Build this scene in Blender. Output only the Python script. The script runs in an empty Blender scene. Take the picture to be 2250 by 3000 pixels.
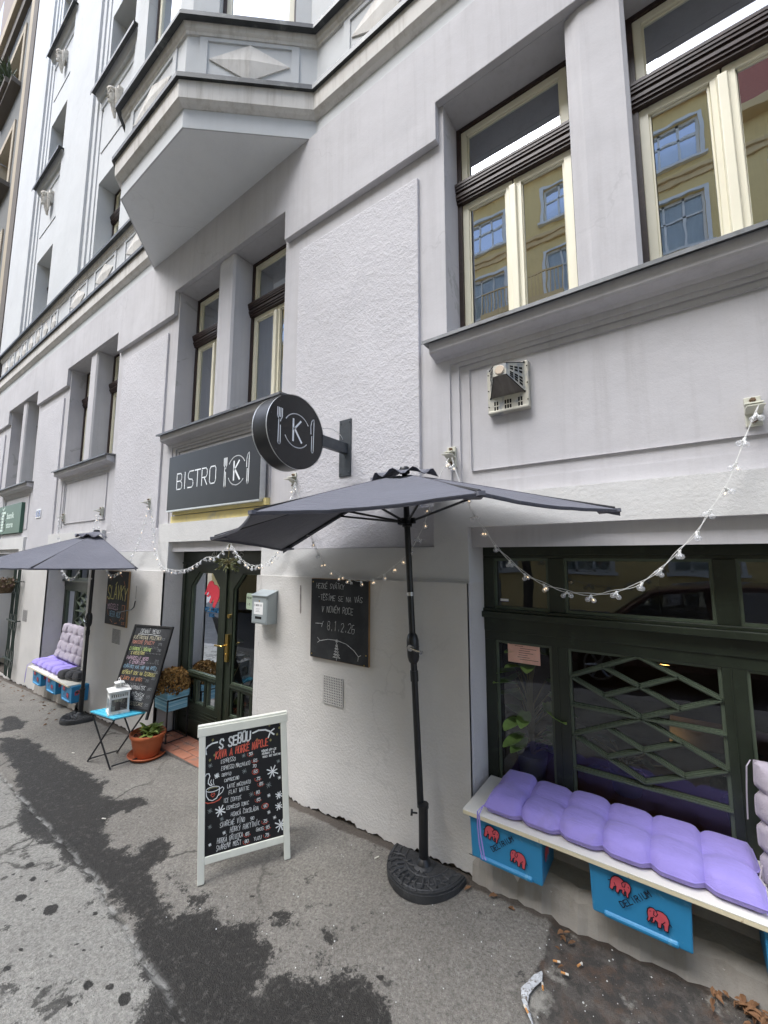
import bpy, bmesh, math, random, unicodedata
from mathutils import Vector, Matrix, noise
from math import sin, cos, pi, radians, sqrt, atan2
random.seed(7)
S = bpy.context.scene
COL = S.collection
# ------------------------------------------------------------------ materials
MATS = {}
def lin(c):
    return tuple((x/12.92 if x <= .04045 else ((x+.055)/1.055)**2.4) for x in c)
def hexc(h):
    return lin(tuple(int(h[i:i+2], 16)/255 for i in (0, 2, 4)))
class NT:
    def __init__(s, name):
        s.m = bpy.data.materials.new(name); s.m.use_nodes = True
        s.t = s.m.node_tree; s.t.nodes.clear()
        s.out = s.n('ShaderNodeOutputMaterial')
    def n(s, typ, **kw):
        nd = s.t.nodes.new(typ)
        for k, v in kw.items():
            if k.startswith('i_'):
                nd.inputs[k[2:].replace('_', ' ')].default_value = v
            else: setattr(nd, k, v)
        return nd
    def l(s, a, b): s.t.links.new(a, b)
    def coord(s, scale=(1, 1, 1), kind='Object'):
        tc = s.n('ShaderNodeTexCoord'); mp = s.n('ShaderNodeMapping')
        s.l(tc.outputs[kind], mp.inputs[0]); mp.inputs['Scale'].default_value = scale
        return mp.outputs[0]
    def noise(s, vec, scale, detail=4, rough=.55, dist=0):
        nd = s.n('ShaderNodeTexNoise'); s.l(vec, nd.inputs['Vector'])
        nd.inputs['Scale'].default_value = scale; nd.inputs['Detail'].default_value = detail
        nd.inputs['Roughness'].default_value = rough; nd.inputs['Distortion'].default_value = dist
        return nd.outputs[0]
    def ramp(s, f, a, b, ca=(0, 0, 0, 1), cb=(1, 1, 1, 1)):
        if a > b: a, b, ca, cb = b, a, cb, ca
        r = s.n('ShaderNodeValToRGB'); s.l(f, r.inputs[0])
        e = r.color_ramp.elements; e[0].position = a; e[1].position = b; e[0].color = ca; e[1].color = cb
        return r.outputs[0]
    def mix(s, f, a, b, mode='MIX'):
        x = s.n('ShaderNodeMix', data_type='RGBA', blend_type=mode)
        for v, i in ((f, 0), (a, 6), (b, 7)):
            if isinstance(v, (int, float)): x.inputs[i].default_value = v
            elif isinstance(v, tuple): x.inputs[i].default_value = v if len(v) == 4 else (*v, 1)
            else: s.l(v, x.inputs[i])
        return x.outputs[2]
    def math(s, op, a, b=0.):
        x = s.n('ShaderNodeMath', operation=op)
        for v, i in ((a, 0), (b, 1)):
            if isinstance(v, (int, float)): x.inputs[i].default_value = v
            else: s.l(v, x.inputs[i])
        return x.outputs[0]
    def bump(s, h, strength=.3, dist=.01, nrm=None):
        b = s.n('ShaderNodeBump'); s.l(h, b.inputs['Height'])
        b.inputs['Strength'].default_value = strength; b.inputs['Distance'].default_value = dist
        if nrm is not None: s.l(nrm, b.inputs['Normal'])
        return b.outputs[0]
    def bsdf(s, col, rough=.7, metal=0, spec=.5, nrm=None, **kw):
        p = s.n('ShaderNodeBsdfPrincipled')
        for v, k in ((col, 'Base Color'), (rough, 'Roughness'), (metal, 'Metallic'), (spec, 'Specular IOR Level')):
            if isinstance(v, tuple): p.inputs[k].default_value = v if len(v) == 4 else (*v, 1)
            elif isinstance(v, (int, float)): p.inputs[k].default_value = v
            else: s.l(v, p.inputs[k])
        if nrm is not None: s.l(nrm, p.inputs['Normal'])
        for k, v in kw.items(): p.inputs[k.replace('_', ' ')].default_value = v
        s.l(p.outputs[0], s.out.inputs[0]); return p
def simple(name, col, rough=.6, var=.12, vs=6, bump=.0, bs=80, metal=0, spec=.4, dirt=None, dthr=(.55, .7), ds=9, stretch=(1, 1, 1), bd=.004):
    """procedural: tone noise, optional second colour patches (wear, dirt), optional bump"""
    if name in MATS: return MATS[name]
    t = NT(name); v = t.coord(stretch)
    f = t.noise(v, vs, 6, .6)
    c0 = tuple(max(0, x*(1-var)) for x in col); c1 = tuple(min(1, x*(1+var)) for x in col)
    c = t.mix(t.ramp(f, .3, .7), c0, c1)
    if dirt:
        g = t.ramp(t.noise(v, ds, 8, .65, .4), *dthr); c = t.mix(g, c, dirt)
    nr = t.bump(t.noise(v, bs, 5, .6), bump, bd) if bump else None
    t.bsdf(c, rough, metal, spec, nr)
    MATS[name] = t.m; return t.m
def plaster(name, col, rough_scale=60, strength=.35, dist=.006, stain=.10, cells=False, patches=None, streak=0., streakcol=(.1, .09, .07), fine=True):
    t = NT(name); v = t.coord()
    big = t.noise(v, .9, 6, .6, .3); mid = t.noise(v, 7, 6, .65)
    c0 = tuple(x*(1-stain) for x in col); c1 = tuple(min(1, x*(1+stain*.5)) for x in col)
    c = t.mix(t.ramp(big, .3, .7), c0, c1)
    c = t.mix(t.math('MULTIPLY', t.ramp(mid, .45, .75), .35), c, tuple(x*.88 for x in col))
    sp = t.noise(v, 160, 2, .5)
    c = t.mix(t.math('MULTIPLY', t.ramp(sp, .62, .75), .25), c, tuple(x*.6 for x in col))
    if patches: 
        pn = t.ramp(t.noise(v, patches[1], 8, .6, .6), patches[2], patches[2]+.03)
        c = t.mix(t.math('MULTIPLY', pn, .7), c, patches[0])
    if streak:
        vz = t.coord((9, 9, .5)); sn = t.ramp(t.noise(vz, 1.6, 6, .7), .48, .8)
        c = t.mix(t.math('MULTIPLY', sn, streak), c, streakcol)
    vc = t.n('ShaderNodeTexVoronoi', feature='DISTANCE_TO_EDGE'); dv = t.n('ShaderNodeVectorMath', operation='ADD')
    nz = t.n('ShaderNodeTexNoise'); t.l(v, nz.inputs['Vector']); nz.inputs['Scale'].default_value = 3; nz.inputs['Detail'].default_value = 6
    t.l(v, dv.inputs[0]); t.l(nz.outputs['Color'], dv.inputs[1]); t.l(dv.outputs[0], vc.inputs['Vector']); vc.inputs['Scale'].default_value = .55
    cr = t.math('MULTIPLY', t.ramp(vc.outputs['Distance'], .007, .0025), t.ramp(t.noise(v, .7, 2, .5), .52, .60))
    c = t.mix(t.math('MULTIPLY', cr, .16), c, tuple(x*.35 for x in col))
    h = t.noise(v, rough_scale, 6, .65)
    if cells:
        w = t.n('ShaderNodeTexVoronoi', feature='SMOOTH_F1'); t.l(t.coord((1, 1, 1.3)), w.inputs['Vector']); w.inputs['Scale'].default_value = rough_scale*.8
        h = t.math('ADD', h, t.math('MULTIPLY', w.outputs[0], .9))
        h = t.math('ADD', h, t.math('MULTIPLY', t.ramp(t.noise(v, rough_scale*.35, 3, .5), .45, .62), .6))
    nb = t.bump(h, strength, dist)
    nb = t.bump(t.noise(v, 2.2, 3, .5), .25, .05, nb)
    t.bsdf(c, .92, 0, .2, nb)
    MATS[name] = t.m; return t.m
def glassy(name, tint=(.85, .9, .88), boost=1.6, base=.04, rough=0.0, dirt=.03, warp=.05):
    t = NT(name)
    tr = t.n('ShaderNodeBsdfTransparent'); tr.inputs[0].default_value = (*tint, 1)
    gl = t.n('ShaderNodeBsdfGlossy'); gl.inputs['Roughness'].default_value = rough
    gl.inputs[0].default_value = (.84, .89, .96, 1)
    nb = t.bump(t.noise(t.coord(), 1.9, 3, .5), warp, .02); t.l(nb, gl.inputs['Normal'])
    fr = t.n('ShaderNodeFresnel'); fr.inputs[0].default_value = 1.5
    f = t.math('MINIMUM', t.math('ADD', t.math('MULTIPLY', fr.outputs[0], boost), base), .95)
    mx = t.n('ShaderNodeMixShader'); t.l(f, mx.inputs[0]); t.l(tr.outputs[0], mx.inputs[1]); t.l(gl.outputs[0], mx.inputs[2])
    df = t.n('ShaderNodeBsdfDiffuse'); df.inputs[0].default_value = (.5, .5, .48, 1)
    m2 = t.n('ShaderNodeMixShader'); t.l(t.math('MULTIPLY', t.ramp(t.noise(t.coord(), 3, 6, .7), .4, .8), dirt), m2.inputs[0])
    t.l(mx.outputs[0], m2.inputs[1]); t.l(df.outputs[0], m2.inputs[2])
    t.l(m2.outputs[0], t.out.inputs[0]); MATS[name] = t.m; return t.m
def emit(name, col, st):
    t = NT(name); p = t.bsdf(col, .5); p.inputs['Emission Color'].default_value = (*col, 1); p.inputs['Emission Strength'].default_value = st
    # a faint procedural unevenness of the glow
    t.l(t.mix(t.ramp(t.noise(t.coord(), 8, 2), .2, .8), tuple(x*.85 for x in col), col), p.inputs['Base Color'])
    MATS[name] = t.m; return t.m
# ------------------------------------------------------------------ mesh builder
OFF = {}
class MB:
    def __init__(s): s.v = []; s.f = []; s.mi = []; s.cur = 0
    def add(s, vs, fs):
        o = len(s.v); s.v += [tuple(v) for v in vs]
        for f in fs: s.f.append(tuple(i+o for i in f)); s.mi.append(s.cur)
        return s
    def quad(s, a, b, c, d): return s.add([a, b, c, d], [(0, 1, 2, 3)])
    def poly(s, pts): return s.add(pts, [tuple(range(len(pts)))])
    def box(s, x0, x1, y0, y1, z0, z1):
        x0, x1 = sorted((x0, x1)); y0, y1 = sorted((y0, y1)); z0, z1 = sorted((z0, z1))
        v = [(x, y, z) for x in (x0, x1) for y in (y0, y1) for z in (z0, z1)]
        return s.add(v, [(0, 1, 3, 2), (4, 6, 7, 5), (0, 4, 5, 1), (2, 3, 7, 6), (0, 2, 6, 4), (1, 5, 7, 3)])
    def prism(s, pts, a, b, axis='y'):
        """pts 2-D outline; extruded between a and b along axis"""
        n = len(pts)
        def P(p, t): return {'y': (p[0], t, p[1]), 'x': (t, p[0], p[1]), 'z': (p[0], p[1], t)}[axis]
        v = [P(p, a) for p in pts]+[P(p, b) for p in pts]
        return s.add(v, [tuple(range(n))[::-1], tuple(range(n, 2*n))]+[(i, (i+1) % n, n+(i+1) % n, n+i) for i in range(n)])
    def ring(s, r, n, c, ax):
        ax = Vector(ax).normalized(); u = ax.orthogonal().normalized(); w = ax.cross(u)
        return [tuple(Vector(c)+u*(r*cos(2*pi*i/n))+w*(r*sin(2*pi*i/n))) for i in range(n)]
    def cyl(s, p0, p1, r0, r1=None, n=12, caps=True):
        r1 = r0 if r1 is None else r1
        ax = Vector(p1)-Vector(p0)
        v = s.ring(r0, n, p0, ax)+s.ring(r1, n, p1, ax)
        f = [(i, (i+1) % n, n+(i+1) % n, n+i) for i in range(n)]
        if caps: f += [tuple(range(n))[::-1], tuple(range(n, 2*n))]
        return s.add(v, f)
    def tube(s, pts, r, n=6, taper=None):
        pts = [Vector(p) for p in pts]; rows = []; u = None
        for i, p in enumerate(pts):
            d = (pts[min(i+1, len(pts)-1)]-pts[max(i-1, 0)]).normalized()
            if u is None: u = d.orthogonal().normalized()
            u = (u-d*u.dot(d)); u = u.normalized() if u.length > 1e-6 else d.orthogonal().normalized()
            w = d.cross(u); rr = r*(1 if taper is None else 1+(taper-1)*i/(len(pts)-1))
            rows.append([tuple(p+u*(rr*cos(2*pi*k/n))+w*(rr*sin(2*pi*k/n))) for k in range(n)])
        v = [q for rw in rows for q in rw]; f = []
        for i in range(len(rows)-1):
            f += [(i*n+k, i*n+(k+1) % n, (i+1)*n+(k+1) % n, (i+1)*n+k) for k in range(n)]
        f += [tuple(range(n))[::-1], tuple((len(rows)-1)*n+k for k in range(n))]
        return s.add(v, f)
    def lathe(s, prof, c=(0, 0, 0), n=24, sx=1, sy=1):
        v = []; f = []; m = len(prof)
        for i in range(n):
            a = 2*pi*i/n
            v += [(c[0]+r*cos(a)*sx, c[1]+r*sin(a)*sy, c[2]+z) for r, z in prof]
        for i in range(n):
            j = (i+1) % n
            f += [(i*m+k, j*m+k, j*m+k+1, i*m+k+1) for k in range(m-1)]
        return s.add(v, f)
    def sphere(s, c, r, n=8, m=6, sz=1., sx=1., sy=1.):
        return s.lathe([(r*sin(pi*k/m) if 0 < k < m else 1e-4, -r*sz*cos(pi*k/m)) for k in range(m+1)], c, n, sx, sy)
    def grid(s, pts, rows, cols, flip=False):
        f = []
        for i in range(rows-1):
            for j in range(cols-1):
                q = (i*cols+j, i*cols+j+1, (i+1)*cols+j+1, (i+1)*cols+j); f.append(q[::-1] if flip else q)
        return s.add(pts, f)
    def build(s, name, mat, parent=None, smooth=False, bevel=0, wn=False, fix=True, jag=0):
        me = bpy.data.meshes.new(name); o = bpy.data.objects.new(name, me)
        off = OFF.get(parent.name, Vector()) if parent else Vector()
        me.from_pydata([Vector(v)-off for v in s.v], [], s.f)
        for m in (mat if isinstance(mat, (list, tuple)) else [mat]): me.materials.append(m)
        me.polygons.foreach_set('material_index', s.mi)
        if fix:
            b = bmesh.new(); b.from_mesh(me); bmesh.ops.remove_doubles(b, verts=b.verts, dist=1e-5)
            bmesh.ops.recalc_face_normals(b, faces=b.faces); b.to_mesh(me); b.free()
        if smooth:
            me.polygons.foreach_set('use_smooth', [True]*len(me.polygons))
            try: me.set_sharp_from_angle(angle=radians(40))
            except Exception: pass
        me.update()
        if bevel:
            md = o.modifiers.new('bevel', 'BEVEL'); md.width = bevel; md.segments = 2; md.limit_method = 'ANGLE'; md.angle_limit = radians(50)
        COL.objects.link(o)
        if parent:
            o.parent = parent; OFF[o.name] = off
        return o
def tag(o, label=None, cat=None, group=None, kind=None):
    if label: o['label'] = label
    if cat: o['category'] = cat
    if group: o['group'] = group
    if kind: o['kind'] = kind
    return o
def thing(name, label, cat, loc=(0, 0, 0), rot=None, group=None, world=True):
    o = bpy.data.objects.new(name, None); COL.objects.link(o); o.location = loc
    o.empty_display_size = .1
    if rot is not None: o.rotation_euler = rot
    tag(o, label, cat, group)
    OFF[o.name] = Vector(loc) if (world and rot is None) else Vector()
    return o
def dup(o, loc, rot=None, label=None, parent=None, group=None):
    c = o.copy(); COL.objects.link(c); c.parent = parent
    if loc is not None: c.location = loc
    if rot is not None: c.rotation_euler = rot
    if label: c['label'] = label
    if group: c['group'] = group
    for ch in [x for x in S.objects if x.parent == o]: dup(ch, None, parent=c)
    return c
def gz(x, y): return .0505*x+.036+.02*(y+.08)
# ------------------------------------------------------------------ hand lettering (strokes on a 4 x 6 grid)
GL = {'A':'0026 40;1232','B':'0006 36454433 03;3342413000','C':'45361605011030 41','D':'0006 2645412000','E':'46060040;0333','F':'000646;0333','G':'453616050110304143 23','H':'0006;4640;0343','I':'2026','J':'4641301001','K':'0006;4603 40','L':'060040','M':'00062346 40','N':'00064046','O':'16050110304145 3616','P':'00063645443303','R':'00063645443303;2340','S':'45361605041332 41301001','T':'0646;2620','U':'0601103041 46','V':'062046','W':'0610233046','X':'0640;0046','Y':'0623 46;2320','Z':'06460040','0':'16050110304145 3616','1':'152620','2':'0516364544 0040','3':'0646244341301001','4':'3036024 2','5':'460604344341301001','6':'361604011030414333 03','7':'064610','8':'13041636 453313021030 4233','9':'433313 041636454230 10','.':'2021','-':'1333','/':'0046','*':'2125;0442;0244','+':'2125;0343',':':'2122;2425','#':'1016;3036;0242;0444','(':'36141230',')':'16343210',',':'21 10'}
def ribbon(mb, pts, th, y):
    for (a, b) in zip(pts[:-1], pts[1:]):
        dx, dz = b[0]-a[0], b[1]-a[1]; L = sqrt(dx*dx+dz*dz) or 1e-6
        ex, ez = dx/L*th*.45, dz/L*th*.45; nx, nz = -dz/L*th/2, dx/L*th/2
        p = [(a[0]-ex+nx, y, a[1]-ez+nz), (a[0]-ex-nx, y, a[1]-ez-nz), (b[0]+ex-nx, y, b[1]+ez-nz), (b[0]+ex+nx, y, b[1]+ez+nz)]
        mb.quad(*p)
def write(mb, text, x, z, h, width=None, th=.004, y=0., jit=.05, slant=.08, rise=0., rnd=None):
    rnd = rnd or random.Random(len(text)*13+int(abs(x)*1000))
    chars = unicodedata.normalize('NFD', text.upper())
    n = sum(1 for c in chars if not unicodedata.combining(c))
    adv = (width/n) if width else h*.78
    gw = adv*.74; i = -1
    for c in chars:
        if unicodedata.combining(c):
            cx = x+adv*i+gw*.5; zz = z+rise*i+h*1.12
            if c == '\u0301': ribbon(mb, [(cx-.02*h, zz), (cx+.2*h, zz+.2*h)], th, y)
            elif c == '\u030c': ribbon(mb, [(cx-.18*h, zz+.18*h), (cx, zz), (cx+.18*h, zz+.18*h)], th, y)
            else: ribbon(mb, [(cx-.08*h, zz), (cx+.08*h, zz), (cx+.08*h, zz+.16*h), (cx-.08*h, zz+.16*h), (cx-.08*h, zz)], th*.8, y)
            continue
        i += 1
        if c not in GL: continue
        sc = 1+rnd.uniform(-jit, jit)*1.6; dz = rnd.uniform(-jit, jit)*h
        for st in GL[c].split(';'):
            st = st.replace(' ', '')
            pts = []
            for k in range(0, len(st)-1, 2):
                gx, gy = int(st[k])/4, int(st[k+1])/6
                px = x+adv*i+gx*gw+slant*gy*h+rnd.uniform(-jit, jit)*h*.5
                pts.append((px, z+rise*i+dz+gy*h*sc+rnd.uniform(-jit, jit)*h*.5))
            ribbon(mb, pts, th, y)
def star(mb, x, z, r, th, y, n=4):
    for k in range(n):
        a = pi*k/n+.3; q = r*(1 if k % 2 else .8)
        ribbon(mb, [(x-cos(a)*q, z-sin(a)*q), (x+cos(a)*q, z+sin(a)*q)], th, y)
def arc(cx, cz, rx, rz, a0, a1, n=16):
    return [(cx+rx*cos(radians(a0+(a1-a0)*k/n)), cz+rz*sin(radians(a0+(a1-a0)*k/n))) for k in range(n+1)]
# ------------------------------------------------------------------ palette
M_low = plaster('plaster_lower', hexc('cecbc7'), 60, .55, .008, .08)
M_band = plaster('plaster_band', hexc('d0cfcd'), 55, .4, .008, .09)
M_up = plaster('plaster_upper', hexc('c1bfc1'), 60, .25, .004, .11, streak=.22, streakcol=(.20, .18, .17))
M_smooth = plaster('plaster_smooth', hexc('bfbcbf'), 40, .10, .003, .10, patches=((.36, .355, .35), 3.6, .58), streak=.10, streakcol=(.2, .18, .17))
M_rough = plaster('plaster_rough', hexc('c5c3c6'), 85, .38, .007, .08, cells=True)
M_white = plaster('plaster_white', hexc('c6c8c9'), 45, .10, .003, .06, streak=.08, streakcol=(.3, .28, .25))
M_corn = plaster('plaster_cornice', hexc('d2cfca'), 40, .12, .004, .12, streak=.5, streakcol=(.20, .165, .12))
M_soff = plaster('plaster_soffit', hexc('e2e4e4'), 40, .05, .003, .03)
M_metal = simple('sheet_metal', (.055, .058, .06), .5, .3, 3, .1, 30, .4, .4, dirt=(.14, .15, .14), ds=5)
M_metal2 = simple('sill_metal', (.14, .145, .15), .5, .25, 4, .1, 30, .5, .4, dirt=(.06, .06, .055), ds=7)
M_green = simple('green_paint', (.0165, .0225, .0135), .38, .25, 8, .12, 60, 0, .5, dirt=(.03, .04, .028), ds=14, dthr=(.6, .7))
M_green2 = simple('green_paint_muntin', (.070, .090, .062), .4, .12, 10, .02, 60, 0, .5)
M_cream = simple('cream_paint', hexc('e6e1cb'), .42, .04, 4, .04, 40, 0, .5, dirt=(.6, .56, .45), ds=14, dthr=(.70, .85))
M_brown = simple('brown_paint', (.028, .014, .012), .45, .3, 7, .1, 60, 0, .5, dirt=(.06, .035, .03), ds=16)
M_glass = glassy('window_glass', boost=1.55, base=.05)
M_glass_up = glassy('upper_window_glass', (.75, .78, .74), 2.4, .45, warp=.05)
M_glass_shop = glassy('shop_glass', (.60, .63, .60), 1.35, .02, dirt=.010)
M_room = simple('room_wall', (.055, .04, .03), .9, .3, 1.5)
M_curt = simple('curtain', (.50, .51, .45), .9, .12, 3, .5, 8, stretch=(9, 9, .2))
M_yellowp = simple('cream_wall_paint', hexc('d8c98e'), .85, .1, 5, .2, 60, dirt=hexc('bdb59a'), ds=6)
M_dirt = simple('foundation_dirt', (.06, .045, .033), 1, .5, 18, .8, 40, dirt=(.16, .14, .12), ds=25, bd=.02)
M_conc = plaster('plinth_concrete', hexc('a5a099'), 40, .5, .008, .15, streak=.3, streakcol=(.14, .12, .1))

CX = [3.335, -.18, -3.695, -7.21, -10.725]
B = thing('bistro_building', 'pale lavender grey apartment building with a bistro on its ground floor and a projecting bay', 'building', (-4, 0, 0))
def wall(mb, x0, x1, z0, z1, y, holes=()):
    xs = sorted({x0, x1, *[min(max(h[k], x0), x1) for h in holes for k in (0, 1)]})
    zs = sorted({z0, z1, *[min(max(h[k], z0), z1) for h in holes for k in (2, 3)]})
    for a, b in zip(xs[:-1], xs[1:]):
        for c, d in zip(zs[:-1], zs[1:]):
            mx, mz = (a+b)/2, (c+d)/2
            if any(h[0] < mx < h[1] and h[2] < mz < h[3] for h in holes): continue
            mb.quad((a, y, c), (b, y, c), (b, y, d), (a, y, d))
def reveal(mb, x0, x1, z0, z1, y0, y1, sides='LRTB'):
    if 'L' in sides: mb.quad((x0, y0, z0), (x0, y1, z0), (x0, y1, z1), (x0, y0, z1))
    if 'R' in sides: mb.quad((x1, y0, z0), (x1, y0, z1), (x1, y1, z1), (x1, y1, z0))
    if 'T' in sides: mb.quad((x0, y0, z1), (x0, y1, z1), (x1, y1, z1), (x1, y0, z1))
    if 'B' in sides: mb.quad((x0, y0, z0), (x1, y0, z0), (x1, y1, z0), (x0, y1, z0))
XL, XR = -13.0, 5.2
# openings of the ground floor: x0,x1,z0,z1,kind
OPEN = [(2.5, 4.1, .32, 1.88, 'window'), (-.985, .625, .185, 1.88, 'window'), (-4.49, -2.90, -.135, 1.865, 'door'),
        (-8.19, -6.505, -.112, 1.85, 'window'), (-11.62, -10.0, -.40, 1.85, 'shop')]
YL, YB = -.08, -.045
def jag(x): return .010*sin(x*9.1)+.008*sin(x*23+1)+.006*sin(x*61)+.006*sin(x*143+3)*sin(x*3.1)+.004*sin(x*211)
# lower wall with a ragged foot just above the pavement
mb = MB()
holes = [(a, b, -3, d) for a, b, c, d, k in OPEN]
wall(mb, XL, XR, .5, 1.55, YL, holes)
for a, b, c, d, k in OPEN:
    if c > -.2 and k == 'window': wall(mb, a, b, c, .5, YL, [(a, b, c, .5)]) if False else None
n = 1000
for i in range(n):
    xa, xb = XL+(XR-XL)*i/n, XL+(XR-XL)*(i+1)/n
    xm = (xa+xb)/2; top = .5
    for a, b, c, d, k in OPEN:
        if a-.02 < xm < b+.02: top = c-.085 if k == 'window' else c
    for xx0, xx1 in ((xa, xb),):
        z0, z1 = gz(xx0, YL)+.016+jag(xx0), gz(xx1, YL)+.016+jag(xx1)
        if top > max(z0, z1): 
            mb.quad((xx0, YL, z0), (xx1, YL, z1), (xx1, YL, top), (xx0, YL, top))
            mb.quad((xx0, YL, z0), (xx1, YL, z1), (xx1, YL+.03, z1), (xx0, YL+.03, z0))
# clean jambs where the strip columns straddle an opening
for a, b, c, d, k in OPEN:
    for e, sgn in ((a, -1), (b, 1)):
        mb.box(e, e+sgn*.05, YL-.0012, YL+.02, max(c-.08 if k == 'window' else c, gz(e, YL)+.012), 1.5495)
_e = [XL]+[v for o_ in sorted(OPEN) for v in o_[:2]]+[XR]
for i in range(0, len(_e), 2): mb.quad((_e[i], YL, 1.55), (_e[i+1], YL, 1.55), (_e[i+1], YB, 1.55), (_e[i], YB, 1.55))
for a, b, c, d, k in OPEN: 
    yb = {'window': .175, 'door': .135, 'shop': .3}[k]
    reveal(mb, a, b, c-.3 if k == 'door' else c, 1.55, YL, yb, 'LR')
lower = mb.build('ground_floor_wall', M_low, B)
mb = MB(); wall(mb, XL, XR, -1.4, .6, YL+.025, [(a, b, c-.09 if k != 'door' else -.2, 1) for a, b, c, d, k in OPEN]); mb.build('foundation', M_dirt, B)
# sloping plinth and low parapet wall under the windows
def plinth(x0, x1, zc):
    m = MB(); N = 40; fr = []
    for i in range(N+1):
        x = x0+(x1-x0)*i/N; j = .005*sin(x*31)+.004*sin(x*77+2)+.003*sin(x*151)
        g = gz(x, -.1)
        fr.append([(x, .035, zc+j*.3), (x, -.05+j, zc-.028+j*.4), (x, -.083+j*1.5, zc-.066+j), (x, -.098+j*1.6, max(g+.01, zc-.12)), (x, -.112+j*1.5, g-.03)])
    m.grid([p for r in fr for p in r], N+1, 5); m.build('plinth', M_conc, B)
    m = MB(); m.box(x0, x1, .03, .172, zc-.1, zc+.202); m.build('parapet_wall', M_conc, B)
plinth(-.985, .625, .185); plinth(2.5, 4.1, .32); plinth(-8.19, -6.505, -.112)
# band above: low over the piers, tall lintels over the openings
mb = MB()
lint = [(a-.23, b+.23) for a, b, c, d, k in OPEN]
edges = [XL]+[v for l in sorted(lint) for v in l]+[XR]
for i in range(0, len(edges), 2):
    mb = MB(); wall(mb, edges[i], edges[i+1], 1.55, 1.765, YB); mb.quad((edges[i], YB, 1.765), (edges[i+1], YB, 1.765), (edges[i+1], .01, 1.765), (edges[i], .01, 1.765)); mb.build('band', M_band, B)
for (a, b), o in zip(lint, OPEN):
    mb = MB(); wall(mb, a, b, 1.55, 2.07, YB, [(o[0], o[1], 1.5, o[3])])
    mb.quad((a, YB, 2.07), (b, YB, 2.07), (b, .02, 2.07), (a, .02, 2.07))
    for e in (a, b): mb.quad((e, YB, 1.765), (e, YB, 2.07), (e, .02, 2.07), (e, .02, 1.765))
    reveal(mb, o[0], o[1], 1.55, o[3], YB, {'window': .175, 'door': .135, 'shop': .3}[o[4]], 'LRT'); mb.build('lintel', M_band, B)
# upper wall of the raised ground floor
HW = .945
mb = MB()
wall(mb, XL, XR, 1.76, 5.44, 0, [(c-HW, c+HW, 3.09, 4.90) for c in CX]+[(c-.93, c+.93, 2.05, 2.95) for c in CX])
mb.build('upper_wall', M_up, B)
for c in CX:
    mb = MB(); reveal(mb, c-HW, c+HW, 3.05, 4.90, 0, .30, 'LR'); mb.build('window_reveal', M_smooth, B)
# stepped spandrel under each sill
for c in CX:
    mb = MB(); mi = MB()
    st = [(.93, 2.05, 2.95, 0), (.87, 2.155, 2.925, .013), (.80, 2.23, 2.885, .026)]
    for (w, a, b, y), (w2, a2, b2, y2) in zip(st[:-1], st[1:]):
        wall(mb, c-w, c+w, a, b, y2, [(c-w2, c+w2, a2, b2)])
        reveal(mb, c-w, c+w, a, b, y, y2, 'LRTB')
    reveal(mb, c-.80, c+.80, 2.23, 2.885, .013, .026, 'LRTB')
    mb.build('spandrel_frame', M_up, B)
    if abs(c+3.695) > .1: wall(mi, c-.80, c+.80, 2.23, 2.886, .026); mi.build('spandrel_panel', M_up, B)
mb = MB(); c = CX[2]; wall(mb, c-.80, c+.80, 2.23, 2.886, .026); mb.build('spandrel_panel', M_up, B); mb = MB(); mb.box(c-.868, c+.868, .0, .0124, 2.0725, 2.152); mb.box(c-.80, c+.80, -.02, .0252, 2.163, 2.225); mb.build('yellow_strip', M_yellowp, B)
# rough render panels between the window groups
for i in range(len(CX)-1):
    mb = MB()
    m = (CX[i]+CX[i+1])/2
    if i == 0: m = CX[1]+1.7575
    mb.prism([(m-.73, 1.7665), (m+.73, 1.7665), (m+.73, 2.03), (m+.612, 2.03), (m+.612, 4.42), (m-.612, 4.42), (m-.612, 2.03), (m-.73, 2.03)], -.024, .01); mb.build('rough_render_panel', M_rough, B, bevel=.006)
mb = MB(); mb.prism([(-13, 1.7665), (-12.0, 1.7665), (-12.0, 4.42), (-13, 4.42)], -.024, .01)
mb.build('rough_render_panel', M_rough, B, bevel=.006)
# frieze with the blocks that drop over the piers
mb = MB(); pts = [(XR, 5.44), (XL, 5.44)]
z = 4.88; low = 4.59; x = XL; outline = [(XL, 5.44), (XL, low)]
for c in sorted(CX): outline += [(c-HW-.035, low), (c-HW-.035, z), (c+HW+.03, z), (c+HW+.03, low)]
outline += [(XR, low), (XR, 5.44)]
mb.prism(outline, -.05, -.0)
for c in CX: mb.box(c-HW, c+HW, 0, .31, z, 4.93)
mb.build('frieze', M_up, B, bevel=.004)
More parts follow.
